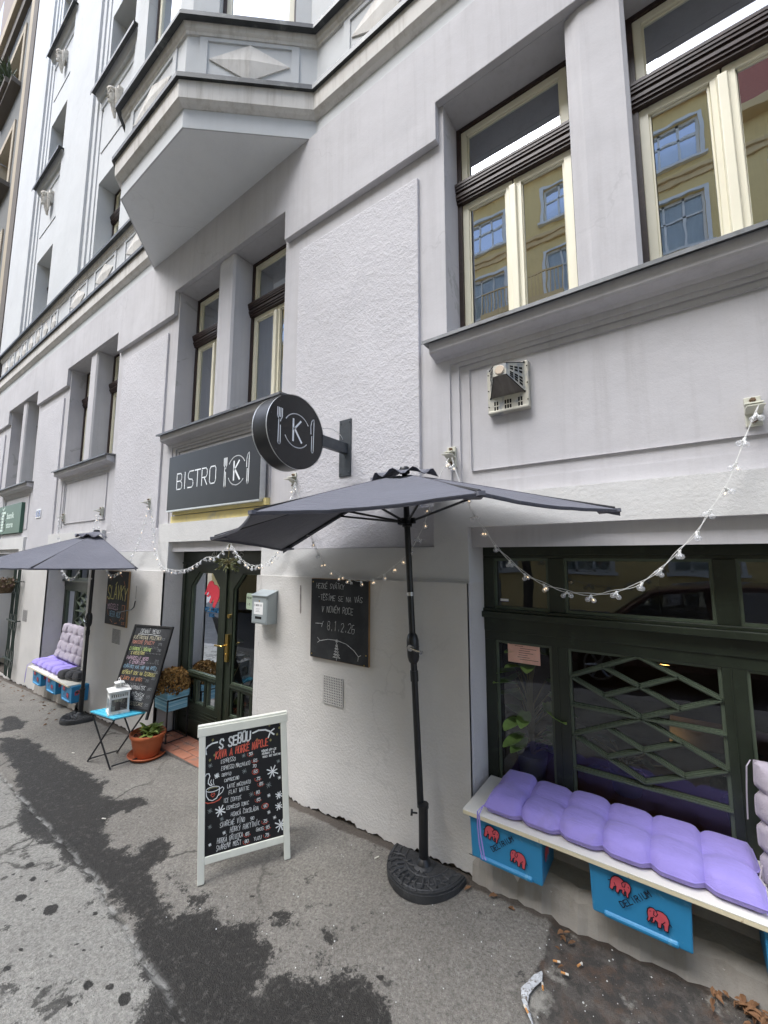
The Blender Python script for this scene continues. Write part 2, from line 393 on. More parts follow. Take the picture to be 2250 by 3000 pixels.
# slim pier in the middle of each pair of windows, sill and window pair
for c in CX:
    mb = MB(); mb.prism([(c-.15, .012), (c-.07, -.012), (c+.13, -.012), (c+.15, .01), (c+.15, .30), (c-.15, .30)], 3.08, 4.879, 'z'); mb.build('window_pier', M_up, B, bevel=.006)
for c in CX:
    SM = MB(); SL = MB(); w = 1.03
    prof = [(.3, 2.985), (-.012, 2.985), (-.022, 2.998), (-.055, 3.004), (-.085, 3.012), (-.094, 3.022), (-.098, 3.085), (.3, 3.085)]
    SM.prism(prof, c-w, c+w, 'x')
    SL.prism([(.3, 3.0855), (-.122, 3.0855), (-.126, 3.074), (-.129, 3.074), (-.128, 3.096), (-.122, 3.099), (.29, 3.135)], c-w-.035, c+w+.035, 'x')
    SM.build('sill_moulding', M_up, B, bevel=.004); SL.build('sill_flashing', M_metal2, B)
def window(x0, x1, z0, z1, y, curtain, zt=.646, parent=B, two=True, tr=True):
    """casement pair under a transom light; brown outer frame, cream sashes"""
    f = MB(); b = .03; fr = .045
    for (a, c_, d, e) in ((x0, x0+b, z0, z1), (x1-b, x1, z0, z1), (x0+b, x1-b, z1-b, z1)): f.box(a, c_, y-.02, y+.06, d, e)
    zt0 = z0+(z1-z0)*zt; zt1 = zt0+.135
    if tr:
        for k in range(7):
            zz = zt0+.135*k/7; d = (.0, .010, .018, .012, .022, .028, .032)[k]
            f.box(x0+b-.03, x1-b+.03, y-.035-d, y+.02, zz, zz+.135/7+.0002)
    w = f.build('window', M_brown, parent)
    s = MB(); g = MB()
    def sash(a, b_, c_, d, yy):
        s.box(a, a+fr, yy, yy+.04, c_, d); s.box(b_-fr, b_, yy, yy+.04, c_, d)
        s.box(a+fr, b_-fr, yy, yy+.04, c_, c_+fr); s.box(a+fr, b_-fr, yy, yy+.04, d-fr, d)
        for (e, h, i, j) in ((a+fr, a+fr+.012, c_+fr, d-fr), (b_-fr-.012, b_-fr, c_+fr, d-fr), (a+fr+.012, b_-fr-.012, c_+fr, c_+fr+.012), (a+fr+.012, b_-fr-.012, d-fr-.012, d-fr)): s.box(e, h, yy+.014, yy+.03, i, j)
        g.quad((a+fr, yy+.02, c_+fr), (b_-fr, yy+.02, c_+fr), (b_-fr, yy+.02, d-fr), (a+fr, yy+.02, d-fr))
    xm = (x0+x1)/2
    if tr: sash(x0+b, x1-b, zt1-.003, z1-b, y-.004)
    else: zt0 = z1-b
    sash(x0+b, xm-.004, z0, zt0, y); sash(xm+.004, x1-b, z0, zt0, y)
    s.prism([(xm-.026, y-.001), (xm-.02, y-.022), (xm+.02, y-.022), (xm+.026, y-.001)], z0, zt0-.05 if tr else zt0-.003, 'z')
    s.build('sash', M_cream, w, bevel=.004); g.build('pane', M_glass_up, w)
    if curtain:
        q = MB(); N = 40; pts = []
        for zz in (z0, z1):
            for i in range(N+1): pts.append((x0+(x1-x0)*i/N, y+.14+.015*sin(i*1.9)+.01*sin(i*.7), zz))
        q.grid(pts, 2, N+1); q.build('curtain', M_curt, w, smooth=True)
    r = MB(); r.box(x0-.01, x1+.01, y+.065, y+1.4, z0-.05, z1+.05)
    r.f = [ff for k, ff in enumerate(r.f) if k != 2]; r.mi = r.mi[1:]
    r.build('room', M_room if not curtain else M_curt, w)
    return w
for c in CX:
    for a, b in ((c-HW, c-.15), (c+.15, c+HW)):
        window(a, b, 3.12, 4.885, .235, c < -3)
# ------------------------------------------------------------------ cornice that wraps the bay
PATH = [(XL, 0), (-5.315, 0), (-4.49, -.745), (-3.263, -.75), (-2.383, 0), (XR, 0)]
def offset(path, o):
    out = []
    for i, p in enumerate(path):
        ns = []
        for a, b in ((i-1, i), (i, i+1)):
            if a < 0 or b >= len(path): continue
            dx, dy = path[b][0]-path[a][0], path[b][1]-path[a][1]; L = sqrt(dx*dx+dy*dy); ns.append((dy/L, -dx/L))
        n0, n1 = ns[0], ns[-1]; k = 1+n0[0]*n1[0]+n0[1]*n1[1]
        out.append((p[0]+o*(n0[0]+n1[0])/k, p[1]+o*(n0[1]+n1[1])/k))
    return out
def sweep(mb, prof, path=PATH, sub=1):
    rows = []
    for o, z in prof: rows.append([(x, y, z) for x, y in offset(path, o)])
    mb.grid([p for r in rows for p in r], len(rows), len(path))
m = MB(); sweep(m, [(0, 5.434), (.012, 5.434), (.012, 5.615), (.0, 5.615)]); m.build('fascia', M_white, B)
m = MB(); sweep(m, [(.0, 5.615), (.02, 5.617), (.045, 5.632), (.06, 5.648), (.072, 5.66), (.078, 5.80), (.078, 5.84)]); m.build('cornice', M_corn, B)
m = MB(); sweep(m, [(.076, 5.825), (.104, 5.822), (.107, 5.822), (.107, 5.868), (.02, 5.885)]); m.build('cornice_flashing', M_metal, B)
m = MB(); sweep(m, [(.02, 5.88), (.02, 6.37)]); m.build('parapet', M_white, B)
m = MB(); sweep(m, [(.02, 6.345), (.036, 6.35), (.04, 6.375), (.058, 6.39), (.062, 6.44), (.07, 6.455)]); m.build('parapet_cornice', M_corn, B)
m = MB(); sweep(m, [(.068, 6.44), (.112, 6.44), (.115, 6.44), (.115, 6.482), (-.3, 6.53)]); m.build('parapet_flashing', M_metal, B)
# soffit of the bay
m = MB(); m.poly([(x, y, 5.4345) for x, y in PATH[1:5]]); m.build('bay_soffit', M_soff, B)
# diamond reliefs on the parapet
def facet(i):
    p, q = Vector((*offset(PATH, .02)[i], 0)), Vector((*offset(PATH, .02)[i+1], 0))
    u = (q-p).normalized(); return p, q, u, Vector((u.y, -u.x, 0))
def diamond(p, u, n, s, w, z0=5.93, z1=6.31, frame=True):
    zc = (z0+z1)/2; hh = (z1-z0)/2-.005
    P = lambda a, o, z: tuple(p+u*a+n*o+Vector((0, 0, z)))
    W = w/2-.015; dm = MB(); fm = MB()
    for k in range(4):
        v = [(s-W, zc), (s, zc+hh), (s+W, zc), (s, zc-hh)]; a, b = v[k], v[(k+1) % 4]
        dm.poly([P(a[0], .012, a[1]), P(b[0], .012, b[1]), P(s, .036, zc)])
        dm.poly([P(a[0], .0, a[1]), P(b[0], .0, b[1]), P(b[0], .012, b[1]), P(a[0], .012, a[1])])
    if frame:
        for a0, a1, c0, c1 in ((s-w/2-.07, s-w/2, z0-.03, z1+.03), (s+w/2, s+w/2+.07, z0-.03, z1+.03), (s-w/2, s+w/2, z1-.005, z1+.03), (s-w/2, s+w/2, z0-.03, z0+.0)):
            v = [P(a, o, z) for a in (a0, a1) for o in (-.001, .013) for z in (c0, c1)]
            fm.add(v, [(0, 1, 3, 2), (4, 6, 7, 5), (0, 4, 5, 1), (2, 3, 7, 6), (0, 2, 6, 4), (1, 5, 7, 3)])
        fm.build('relief_frame', M_white, B)
    dm.build('diamond_relief', M_corn, B)
for i in (1, 2, 3):
    p, q, u, n = facet(i); L = (q-p).length; diamond(p, u, n, L*.5 if i != 3 else L*.48, L*.64)
p, q, u, n = facet(0); L = (q-p).length
for k in range(8): diamond(p, u, n, L-4.0-k*.46, .30, frame=(k % 2 == 0))
for k in range(3): diamond(p, u, n, L-.6-k*1.1, .7)
p, q, u, n = facet(4)
for k in range(6): diamond(p, u, n, .75+k*1.1, .7)
# ------------------------------------------------------------------ upper storeys
ZT = 17.5; FH = 3.435
WINX = [(-10.98, -9.70), (-7.69, -6.42), (-1.3, -.1), (1.9, 3.1)]
SILLZ = [6.53, 9.9, 13.33]
m = MB(); holes = [(a, b, z, z+1.58) for a, b in WINX for z in SILLZ]
wall(m, XL, XR, 6.40, ZT, 0, holes)
for h in holes: reveal(m, *h, 0, .30)
m.quad((XL, 0, 0), (XL, 0, ZT), (XL, 6, ZT), (XL, 6, 0)); m.quad((XL, 0, ZT), (XR, 0, ZT), (XR, 6, ZT), (XL, 6, ZT)); m.quad((XR, 0, -1), (XR, 0, ZT), (XR, 6, ZT), (XR, 6, -1)); m.quad((XL, 6, -1), (XR, 6, -1), (XR, 6, ZT), (XL, 6, ZT))
m.build('storey_wall', M_white, B)
for h in holes: window(h[0], h[1], h[2], h[3], .27, True, .62)
for a, b in ((-12.99, -11.42), (-9.62, -8.07), (-6.36, -5.36), (-2.3, -1.35), (-.05, 1.85)):
    m = MB(); m.box(a, b, -.085, -.0, 6.53, ZT-.3)
    m.box(a-.14, b+.14, -.045, -.0, 6.53, ZT-.3); m.box(a-.28, b+.28, -.018, -.0, 6.53, ZT-.3)
    m.build('pilaster', M_white, B, bevel=.004)
for a, b in WINX:
    for z in SILLZ[1:]:
        SM = MB(); SL = MB(); PM = MB()
        SM.prism([(.27, z-.12), (-.07, z-.12), (-.1, z-.06), (-.12, z-.012), (.27, z-.012)], a-.16, b+.16, 'x')
        SL.prism([(.27, z-.0118), (-.17, z-.0118), (-.178, z-.075), (-.184, z-.075), (-.18, z), (.27, z+.02)], a-.2, b+.2, 'x')
        PM.box(a-.1, b+.1, -.03, 0, z-.30, z-.1215); PM.box(a-.02, b+.02, -.0, -.012, z-1.2, z-.3)
        SM.build('sill_moulding', M_white, B, bevel=.003); SL.build('sill_flashing', M_metal, B); PM.build('sill_panel', M_white, B, bevel=.004)
# carved head on a keystone under each upper sill
M_stone = simple('carved_stone', hexc('cfcac0'), .9, .14, 12, .2, 40, dirt=hexc('8d8478'), ds=20, dthr=(.5, .75))
def mascaron(x, z):
    k = MB()
    k.prism([(x-.14, z+.28), (x+.14, z+.28), (x+.11, z-.05), (x-.11, z-.05)], -.13, 0)
    k.sphere((x, -.17, z), .13, 14, 10, 1.45, .85)           # skull
    k.sphere((x, -.2, z+.13), .135, 12, 8, .55, .95)         # hair over the brow
    k.prism([(-.34, z-.02), (-.29, z+.07), (-.26, z-.04)], x-.025, x+.025, 'x')   # nose
    k.box(x-.1, x+.1, -.30, -.2, z+.052, z+.078)             # brow ridge
    k.sphere((x-.045, -.285, z+.03), .018, 8, 6); k.sphere((x+.045, -.285, z+.03), .018, 8, 6)
    k.sphere((x, -.285, z-.075), .03, 8, 6, .5, 1.3); k.sphere((x, -.26, z-.13), .045, 8, 6)
    for sgn in (-1, 1):
        k.tube([(x+sgn*.11, -.15, z+.16), (x+sgn*.14, -.14, z-.02), (x+sgn*.12, -.13, z-.2), (x+sgn*.05, -.12, z-.3)], .055, 8, .5)
    k.tube([(x, -.17, z-.1), (x, -.15, z-.27), (x-.01, -.11, z-.40)], .085, 8, .35)
    k.v = [(x+(a_-x)*.62, b_*.62, z+(c_-z)*.80) for a_, b_, c_ in k.v]
    k.build('carved_head', M_stone, B, smooth=True)
for a, b in WINX[:2]:
    for z in SILLZ[1:]: mascaron((a+b)/2+.05, z-.72)
# shaft of the bay with a window in each facet
path2 = [(-5.315, .02), (-4.49, -.725), (-3.263, -.73), (-2.383, .02)]
bay = MB(); bw = []
for i in range(3):
    p, q = Vector((*path2[i], 0)), Vector((*path2[i+1], 0)); u = (q-p).normalized(); n = Vector((u.y, -u.x, 0)); L = (q-p).length
    w0, w1 = (L*.20, L*.80)
    P = lambda a, o, z: tuple(p+u*a+n*o+Vector((0, 0, z)))
    def Q(a0, a1, z0, z1, o=0): bay.quad(P(a0, o, z0), P(a1, o, z0), P(a1, o, z1), P(a0, o, z1))
    for z0, zw, z1 in ((6.45, 8.1, 9.6), (9.6, 11.5, 12.9), (12.9, 15, 16.4)):
        zb = z0+.08 if z0 < 7 else z0+.35
        Q(0, w0, z0, z1); Q(w1, L, z0, z1); Q(w0, w1, zw, z1); Q(w0, w1, z0, zb)
        for a in (w0, w1): bay.quad(P(a, 0, zb), P(a, -.12, zb), P(a, -.12, zw), P(a, 0, zw))
        bay.quad(P(w0, 0, zw), P(w0, -.12, zw), P(w1, -.12, zw), P(w1, 0, zw))
        f = MB()
        def bx(mb, a0, a1, o0, o1, c0, c1):
            v = [P(a, o, z) for a in (a0, a1) for o in (o0, o1) for z in (c0, c1)]
            mb.add(v, [(0, 1, 3, 2), (4, 6, 7, 5), (0, 4, 5, 1), (2, 3, 7, 6), (0, 2, 6, 4), (1, 5, 7, 3)])
        bx(f, w0, w0+.03, -.13, -.09, zb, zw); bx(f, w1-.03, w1, -.13, -.09, zb, zw); bx(f, w0+.03, w1-.03, -.13, -.09, zw-.05, zw)
        wn = f.build('window', M_brown, B)
        s = MB(); xm = (w0+w1)/2
        bx(s, w0+.031, w0+.08, -.125, -.10, zb, zw-.05); bx(s, w1-.08, w1-.031, -.125, -.10, zb, zw-.05); bx(s, w0+.08, w1-.08, -.125, -.10, zw-.11, zw-.05); bx(s, w0+.08, w1-.08, -.125, -.10, zb, zb+.06)
        s.build('sash', M_cream, wn, bevel=.003)
        g = MB(); g.quad(P(w0+.08, -.115, zb+.06), P(w1-.08, -.115, zb+.06), P(w1-.08, -.115, zw-.11), P(w0+.08, -.115, zw-.11)); g.build('pane', M_glass_up, wn)
        c = MB(); c.quad(P(w0, -.2, zb), P(w1, -.2, zb), P(w1, -.2, zw), P(w0, -.2, zw)); c.build('curtain', M_curt, wn)
bay.poly([(x, y, 16.4) for x, y in path2])
bay.build('bay_wall', M_white, B)
# ------------------------------------------------------------------ shopfront joinery
def shop_window(c, hw, z0, z1, yf=.175, full=True):
    zs = (1.715, 1.66, 1.42, 1.373, 1.338, 1.20)
    d = z1-1.88; Z = [z+d for z in zs]
    lo = z0+.215
    f = MB()
    f.box(c-hw, c+hw, yf, yf+.07, Z[0], z1)                       # head board
    f.box(c-hw, c+hw, yf+.012, yf+.06, Z[1]+.035, Z[0])
    f.box(c-hw, c+hw, yf-.045, yf+.05, Z[4], Z[3])                # projecting transom
    f.box(c-hw, c+hw, yf-.02, yf+.05, Z[3], Z[3]+.018)
    f.box(c-hw, c+hw, yf, yf+.06, Z[5], Z[4]); f.box(c-hw, c+hw, yf-.008, yf, Z[5]+.055, Z[4]-.0)
    f.box(c-hw, c+hw, yf, yf+.06, z0+.0, lo)                      # bottom rail
    mx = (c-hw, c-hw+.065, c-.415, c-.33, c+.33, c+.415, c+hw-.065, c+hw)
    for a, b in ((0, 1), (2, 3), (4, 5), (6, 7)):
        f.box(mx[a], mx[b], yf+.002, yf+.058, lo, Z[5]); f.box(mx[a], mx[b], yf+.002, yf+.058, Z[3]+.018, Z[1]+.035)
        if b-a == 1 and a in (2, 4): f.box(mx[a]+.03, mx[a]+.036, yf-.003, yf+.002, lo, Z[5])
    w = f.build('shop_window', M_green, B, bevel=.003)
    e = MB()                                                     # thin beads round the panes
    for a, b in ((1, 2), (3, 4), (5, 6)):
        for (q0, q1) in ((lo, Z[5]), (Z[3]+.018, Z[1]+.035)):
            x0, x1 = mx[a], mx[b]; t = .014
            for r in ((x0, x0+t, q0, q1), (x1-t, x1, q0, q1), (x0+t, x1-t, q1-t, q1), (x0+t, x1-t, q0, q0+t)): e.box(r[0], r[1], yf+.012, yf+.03, r[2], r[3])
    e.build('glazing_bead', M_green2, w)
    l = MB()
    def bar(a, b, t=.026):
        a, b = Vector((a[0], 0, a[1])), Vector((b[0], 0, b[1])); u = (b-a).normalized(); n = Vector((-u.z, 0, u.x))
        for hw_, y0, y1 in ((t/2, yf+.022, yf+.036), (t*.3, yf+.008, yf+.022), (t*.12, yf+.001, yf+.008)):
            v = [tuple(p+n*s+Vector((0, y, 0))) for p in (a-u*.004, b+u*.004) for s in (-hw_, hw_) for y in (y0, y1)]
            l.add(v, [(0, 1, 3, 2), (4, 6, 7, 5), (0, 4, 5, 1), (2, 3, 7, 6), (0, 2, 6, 4), (1, 5, 7, 3)])
    for zc in (1.05+d, .745+d):
        if zc-.15 < lo: continue
        L, R, T, Bm = (c-.325, zc), (c+.325, zc), (c, zc+.15), (c, zc-.15)
        mid = lambda p, q: ((p[0]+q[0])/2, (p[1]+q[1])/2)
        for p, q in ((L, T), (T, R), (R, Bm), (Bm, L), (mid(L, T), mid(Bm, R)), (mid(T, R), mid(L, Bm))): bar(p, q)
    for zz in (.9+d, .575+d):
        if zz > lo: bar((c-.325, zz), (c+.325, zz))
    l.build('lattice', M_green2, w)
    for a, b in ((1, 2), (3, 4), (5, 6)):
        for (q0, q1, gm) in ((lo, Z[5], M_glass_shop), (Z[3]+.018, Z[1]+.035, M_glass)):
            g = MB(); g.quad((mx[a], yf+.03, q0), (mx[b], yf+.03, q0), (mx[b], yf+.03, q1), (mx[a], yf+.03, q1)); g.build('pane', gm, w)
    return w
shop_window(-.18, .805, .185, 1.88); shop_window(-7.3475, .8425, -.112, 1.85); shop_window(3.3, .80, .32, 1.88)
# rooms behind the glass
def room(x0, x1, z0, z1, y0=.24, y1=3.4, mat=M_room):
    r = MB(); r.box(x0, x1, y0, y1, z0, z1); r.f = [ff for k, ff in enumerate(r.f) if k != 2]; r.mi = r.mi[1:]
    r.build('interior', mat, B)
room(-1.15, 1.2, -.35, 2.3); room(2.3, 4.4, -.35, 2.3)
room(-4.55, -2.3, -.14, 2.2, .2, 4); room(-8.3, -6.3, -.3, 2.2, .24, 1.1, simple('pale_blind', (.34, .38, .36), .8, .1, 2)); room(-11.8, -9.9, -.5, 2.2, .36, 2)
# ------------------------------------------------------------------ entrance door
D0, D1, yd = -4.49, -2.90, .135
dz = -.135
f = MB()
f.box(D0, D1, yd, yd+.07, 1.635, 1.865); f.box(D0, D0+.05, yd, yd+.07, dz, 1.635); f.box(D1-.05, D1, yd, yd+.07, dz, 1.635)
f.box(D0, D1, yd-.012, yd, 1.628, 1.645)
door = f.build('entrance_door', M_green, B, bevel=.003)
xm = -3.672
def leaf(x0, x1, mir):
    f = MB(); y0, y1 = yd+.012, yd+.055
    st = .115; a, b = x0+st, x1-st; zt, zb = 1.545, .49
    ch = .15
    f.box(x0, x1, y0, y1, zt, 1.632); f.box(x0, a, y0, y1, dz, zt); f.box(b, x1, y0, y1, dz, zt)
    f.prism([(a, zt), (a+ch, zt), (a, zt-ch*1.05)], y0, y1); f.prism([(b, zt), (b-ch, zt), (b, zt-ch*1.05)], y0, y1)
    f.box(a, b, y0, y1, .445, zb); f.box(a, b, y0-.008, y0, .455, .47)
    f.box(a, b, y0, y1, dz, .195)
    mx = [a+(b-a)*k for k in (0, .3, .36, .62, .68, 1)] if mir else [a+(b-a)*k for k in (0, .32, .40, .66, .74, 1)]
    mx = [a, a+(b-a)*.26, a+(b-a)*.33, a+(b-a)*.63, a+(b-a)*.70, b]
    for k in (1, 3): f.box(mx[k], mx[k+1], y0, y1, .195, .445)
    for k in range(3):
        zz = .13-k*.03; f.box(a-.05, b+.05, y0-.006, y0, zz, zz+.012)
    f.box(a-.01, b+.01, y0-.01, y0, -.1, .04)
    f.build('door_leaf', M_green, door, bevel=.003)
    e = MB(); t = .013
    oc = [(a, zb), (b, zb), (b, zt-ch*1.05), (b-ch, zt), (a+ch, zt), (a, zt-ch*1.05)]
    ic = [(a+t, zb+t), (b-t, zb+t), (b-t, zt-ch*1.05-t*.4), (b-ch-t*.4, zt-t), (a+ch+t*.4, zt-t), (a+t, zt-ch*1.05-t*.4)]
    for k in range(6):
        j = (k+1) % 6
        q = [oc[k], oc[j], ic[j], ic[k]]; e.prism(q, y0+.012, y0+.028)
    for x_0, x_1 in ((mx[0], mx[1]), (mx[2], mx[3]), (mx[4], mx[5])):
        for r in ((x_0, x_0+t, .195, .445), (x_1-t, x_1, .195, .445), (x_0+t, x_1-t, .195, .195+t), (x_0+t, x_1-t, .445-t, .445)): e.box(r[0], r[1], y0+.012, y0+.028, r[2], r[3])
    e.build('glazing_bead', M_green2, door)
    g = MB(); g.poly([(p[0], y0+.03, p[1]) for p in oc]); g.quad((a, y0+.03, .195), (b, y0+.03, .195), (b, y0+.03, .445), (a, y0+.03, .445)); g.build('pane', M_glass_shop, door)
leaf(D0+.05, xm, False); leaf(xm+.004, D1-.05, True)
f = MB(); f.box(xm-.03, xm+.022, yd-.005, yd+.012, dz, 1.63); f.build('meeting_stile', M_green, door, bevel=.004)
M_brass = simple('brass', (.55, .38, .12), .3, .2, 9, metal=1)
h = MB(); h.box(-3.625, -3.583, yd-.012, yd+.012, .69, .95)
h.tube([(-3.604, yd-.012, .845), (-3.604, yd-.055, .845), (-3.62, yd-.06, .845), (-3.72, yd-.06, .842)], .009, 8)
h.cyl((-3.604, yd-.02, .76), (-3.604, yd-.01, .76), .011, n=10)
h.build('handle', M_brass, door, bevel=.003)
h = MB(); h.cyl((-3.594, yd-.006, 1.125), (-3.594, yd+.012, 1.125), .02, n=14); h.build('lock', M_brass, door)
M_chalk = simple('chalk', (.62, .62, .6), .95, .35, 30)
w = MB(); write(w, '20', -3.94, 1.715, .055, .1, .007, yd-.0012); write(w, '+', -3.80, 1.72, .04, .04, .006, yd-.0012); write(w, '2025', -3.565, 1.708, .055, .17, .007, yd-.0012); w.build('chalk_blessing', M_chalk, door)
# far shop opening: dark green joinery
f = MB(); x0, x1 = -11.62, -10.0
f.box(x0, x1, .3, .36, 1.6, 1.85); f.box(x0, x0+.08, .3, .36, -.5, 1.6); f.box(x1-.1, x1, .3, .36, -.5, 1.6); f.box(-10.9, -10.8, .3, .36, -.5, 1.6); f.box(x0+.08, x1-.1, .3, .355, -.5, .3)
w = f.build('shop_window', M_green, B, bevel=.003)
g = MB(); g.quad((x0, .34, .3), (x1, .34, .3), (x1, .34, 1.6), (x0, .34, 1.6)); g.build('pane', M_glass_shop, w)
# chase and filled crack in the render, drawn as shallow grooves
M_scar = simple('mortar_scar', (.24, .22, .21), 1, .3, 30)
m = MB(); m.prism([(-2.372, 1.485), (-2.358, 1.485), (-2.352, 1.28), (-2.36, 1.268), (-2.368, 1.28)], YL-.0015, YL+.002); m.prism([(-5.09, 1.37), (-5.08, 1.37), (-5.08, 1.22), (-5.09, 1.22)], YL-.0015, YL+.002)
m.build('wall_scar', M_scar, B)
# ================================================================== things on and before the wall
M_black = simple('black_powder_coat', (.012, .0125, .014), .38, .25, 20, .05, 90, 0, .5)
M_sign = simple('sign_panel', (.018, .019, .022), .42, .15, 4, .03, 40, 0, .5)
M_signedge = simple('sign_aluminium', (.60, .62, .63), .35, .1, 10, metal=.6)
M_lit = simple('white_acrylic', (.86, .88, .90), .35, .03, 10)
M_bracket = simple('bracket_steel', (.055, .062, .07), .45, .2, 20, .06, 60, .2, .5, dirt=(.1, .07, .05), ds=30, dthr=(.7, .8))
# --- flat sign over the door
t = thing('bistro_sign', 'black rectangular bistro sign board with white fork, plate and knife over the door', 'sign', (-3.74, -.03, 2.51))
m = MB(); m.box(-4.545, -2.935, -.062, -.0, 2.21, 2.81); m.build('panel', M_sign, t, bevel=.003)
m = MB(); m.box(-4.548, -2.938, -.066, .0, 2.194, 2.2095); m.box(-2.9345, -2.931, -.06, .0, 2.21, 2.81); m.build('edge_trim', M_signedge, t)
def emblem(mb, cx, cz, s, y, th):
    """fork, plate ring with a K, knife; s = ring radius"""
    R = lambda pts, w=th: ribbon(mb, [(cx+p[0]*s, cz+p[1]*s) for p in pts], w, y)
    R(arc(0, 0, 1, 1, 32, 148)); R(arc(0, 0, 1, 1, 208, 318))
    R([(-.30, .62), (-.30, -.62)], th*2.1); R([(.26, .62), (-.24, .05)], th*1.9); R([(-.22, .12), (.34, -.62)], th*2.1)
    x0 = -1.3
    R([(x0-.16, 1.0), (x0-.16, .52), (x0-.07, .36), (x0-.09, -1.0), (x0-.04, -1.06), (x0+.02, -1.06), (x0+.07, -1.0), (x0+.05, .0)])
    for k in (-.05, .06): R([(x0+k, 1.0), (x0+k, .5)])
    R([(x0+.17, 1.0), (x0+.17, .5), (x0+.08, .36), (x0+.05, .25)])
    k0 = 1.22
    R([(k0-.12, .1), (k0-.14, .55), (k0-.08, .86), (k0+.02, 1.0), (k0+.11, 1.04), (k0+.12, .9), (k0+.09, -.95), (k0+.05, -1.05), (k0-.02, -1.05), (k0-.06, -.95), (k0-.05, -.05)])
m = MB()
def sgn_letters(mb, y):
    x = -4.352; h = .172; th = .0125
    def R(pts): ribbon(mb, [(x+p[0]*.1, 2.428+p[1]*h) for p in pts], th, y)
    R([(0, 0), (0, .9)]); R([(.0, 1), (.75, 1), (.98, .85), (.98, .65), (.8, .52), (.12, .52)]); R([(.8, .48), (1.05, .35), (1.05, .12), (.85, 0), (0, 0)])
    x += .163; R([(0, 0), (0, 1)])
    x += .062; R([(1, 1), (.25, 1), (.03, .85), (.03, .65), (.2, .53), (.8, .48), (1, .35), (1, .13), (.8, 0), (0, 0)])
    x += .128; R([(0, 1), (1.05, 1)]); R([(.52, .93), (.52, 0)])
    x += .13; R([(.05, 0), (.05, .9)]); R([(.05, 1), (.78, 1), (1, .85), (1, .6), (.8, .45), (.15, .45)]); R([(.55, .38), (1, 0)])
    x += .145; R([(.2, 1), (0, .85), (0, .15), (.2, 0), (.85, 0), (1.05, .15), (1.05, .85), (.88, 1), (.3, 1)])
sgn_letters(m, -.0635); m.build('lettering', M_lit, t)
m = MB(); emblem(m, -3.281, 2.5115, .139, -.0635, .0098); m.build('plate_emblem', M_lit, t)
# --- round projecting sign
t = thing('hanging_sign', 'round black double sided sign box with fork, plate and knife on a steel wall arm', 'sign', (-1.95, -.03, 2.5))
X0, X1 = -2.085, -1.95; YC, ZC, RR = -.535, 2.512, .243
m = MB()
N = 64
def ringx(x, r): return [(x, YC+r*cos(2*pi*k/N), ZC+r*sin(2*pi*k/N)) for k in range(N)]
v = ringx(X0, RR)+ringx(X1, RR); m.add(v, [tuple(range(N)), tuple(range(N, 2*N))]+[(k, (k+1) % N, N+(k+1) % N, N+k) for k in range(N)])
m.build('sign_box', M_black, t, smooth=True, bevel=.003)
m = MB()
for x in (X0, X1-.0):
    a, b = ringx(x+.002, RR+.0025), ringx(x-.006, RR+.0025)
    m.add(a+b, [(k, (k+1) % N, N+(k+1) % N, N+k) for k in range(N)])
m.build('rim_trim', M_signedge, t, smooth=True)
m = MB()
for k in range(12): 
    a = 2*pi*k/12+.2; m.sphere((X1+.0005, YC+cos(a)*.225, ZC+sin(a)*.225), .004, 6, 4)
m.build('rivets', M_bracket, t)
mm = MB(); emblem(mm, 0, 0, .112, 0, .0068)
m = MB(); m.v = [(X1+.0022, YC+x, ZC+.008+z) for x, y, z in mm.v]; m.f = mm.f; m.mi = mm.mi; m.build('plate_emblem', M_lit, t)
m = MB(); m.box(-1.985, -1.945, -.30, -.03, 2.475, 2.555); m.build('arm', M_bracket, t, bevel=.003)
m = MB(); m.box(-2.03, -1.915, -.034, -.022, 2.305, 2.745)
for xx in (-2.015, -1.93):
    for zz in (2.33, 2.72): m.sphere((xx, -.036, zz), .006, 6, 4)
m.build('wall_plate', M_bracket, t, bevel=.002)
m = MB(); m.tube([(-2.0, -.3, 2.60), (-2.0, -.2, 2.64), (-2.03, -.10, 2.66), (-2.0, -.05, 2.62), (-1.99, -.026, 2.58)], .0025, 5); m.build('cable', simple('white_cable', (.55, .55, .54), .5, .1), t)
# --- shop sign further down the street
M_storegreen = simple('store_sign_green', hexc('3f5f50'), .45, .08, 5)
t = thing('store_sign', 'dark green shop sign with pale coiled S logo far left under a window sill', 'sign', (-11.0, 0, 2.45))
m = MB(); m.box(-11.92, -10.18, -.03, .03, 2.17, 2.755); m.build('panel', M_storegreen, t, bevel=.003)
M_pale = simple('pale_lettering', hexc('cfe0d6'), .5, .04)
m = MB(); th = .05
zz = [2.25, 2.31, 2.37, 2.43, 2.49, 2.55]
pts = [(-11.63, 2.24)]
for k, z in enumerate(zz):
    d = 1 if k % 2 == 0 else -1
    pts += [(-11.42-.0+d*.10, z), (-11.42+d*.17, z+.02), (-11.42+d*.17, z+.045), (-11.42+d*.1, z+.06)]
pts += [(-11.25, 2.61)]
ribbon(m, pts, th, -.032); ribbon(m, [(-11.47, 2.70), (-11.41, 2.66), (-11.34, 2.72)], .035, -.032); m.build('coil_logo', M_pale, t)
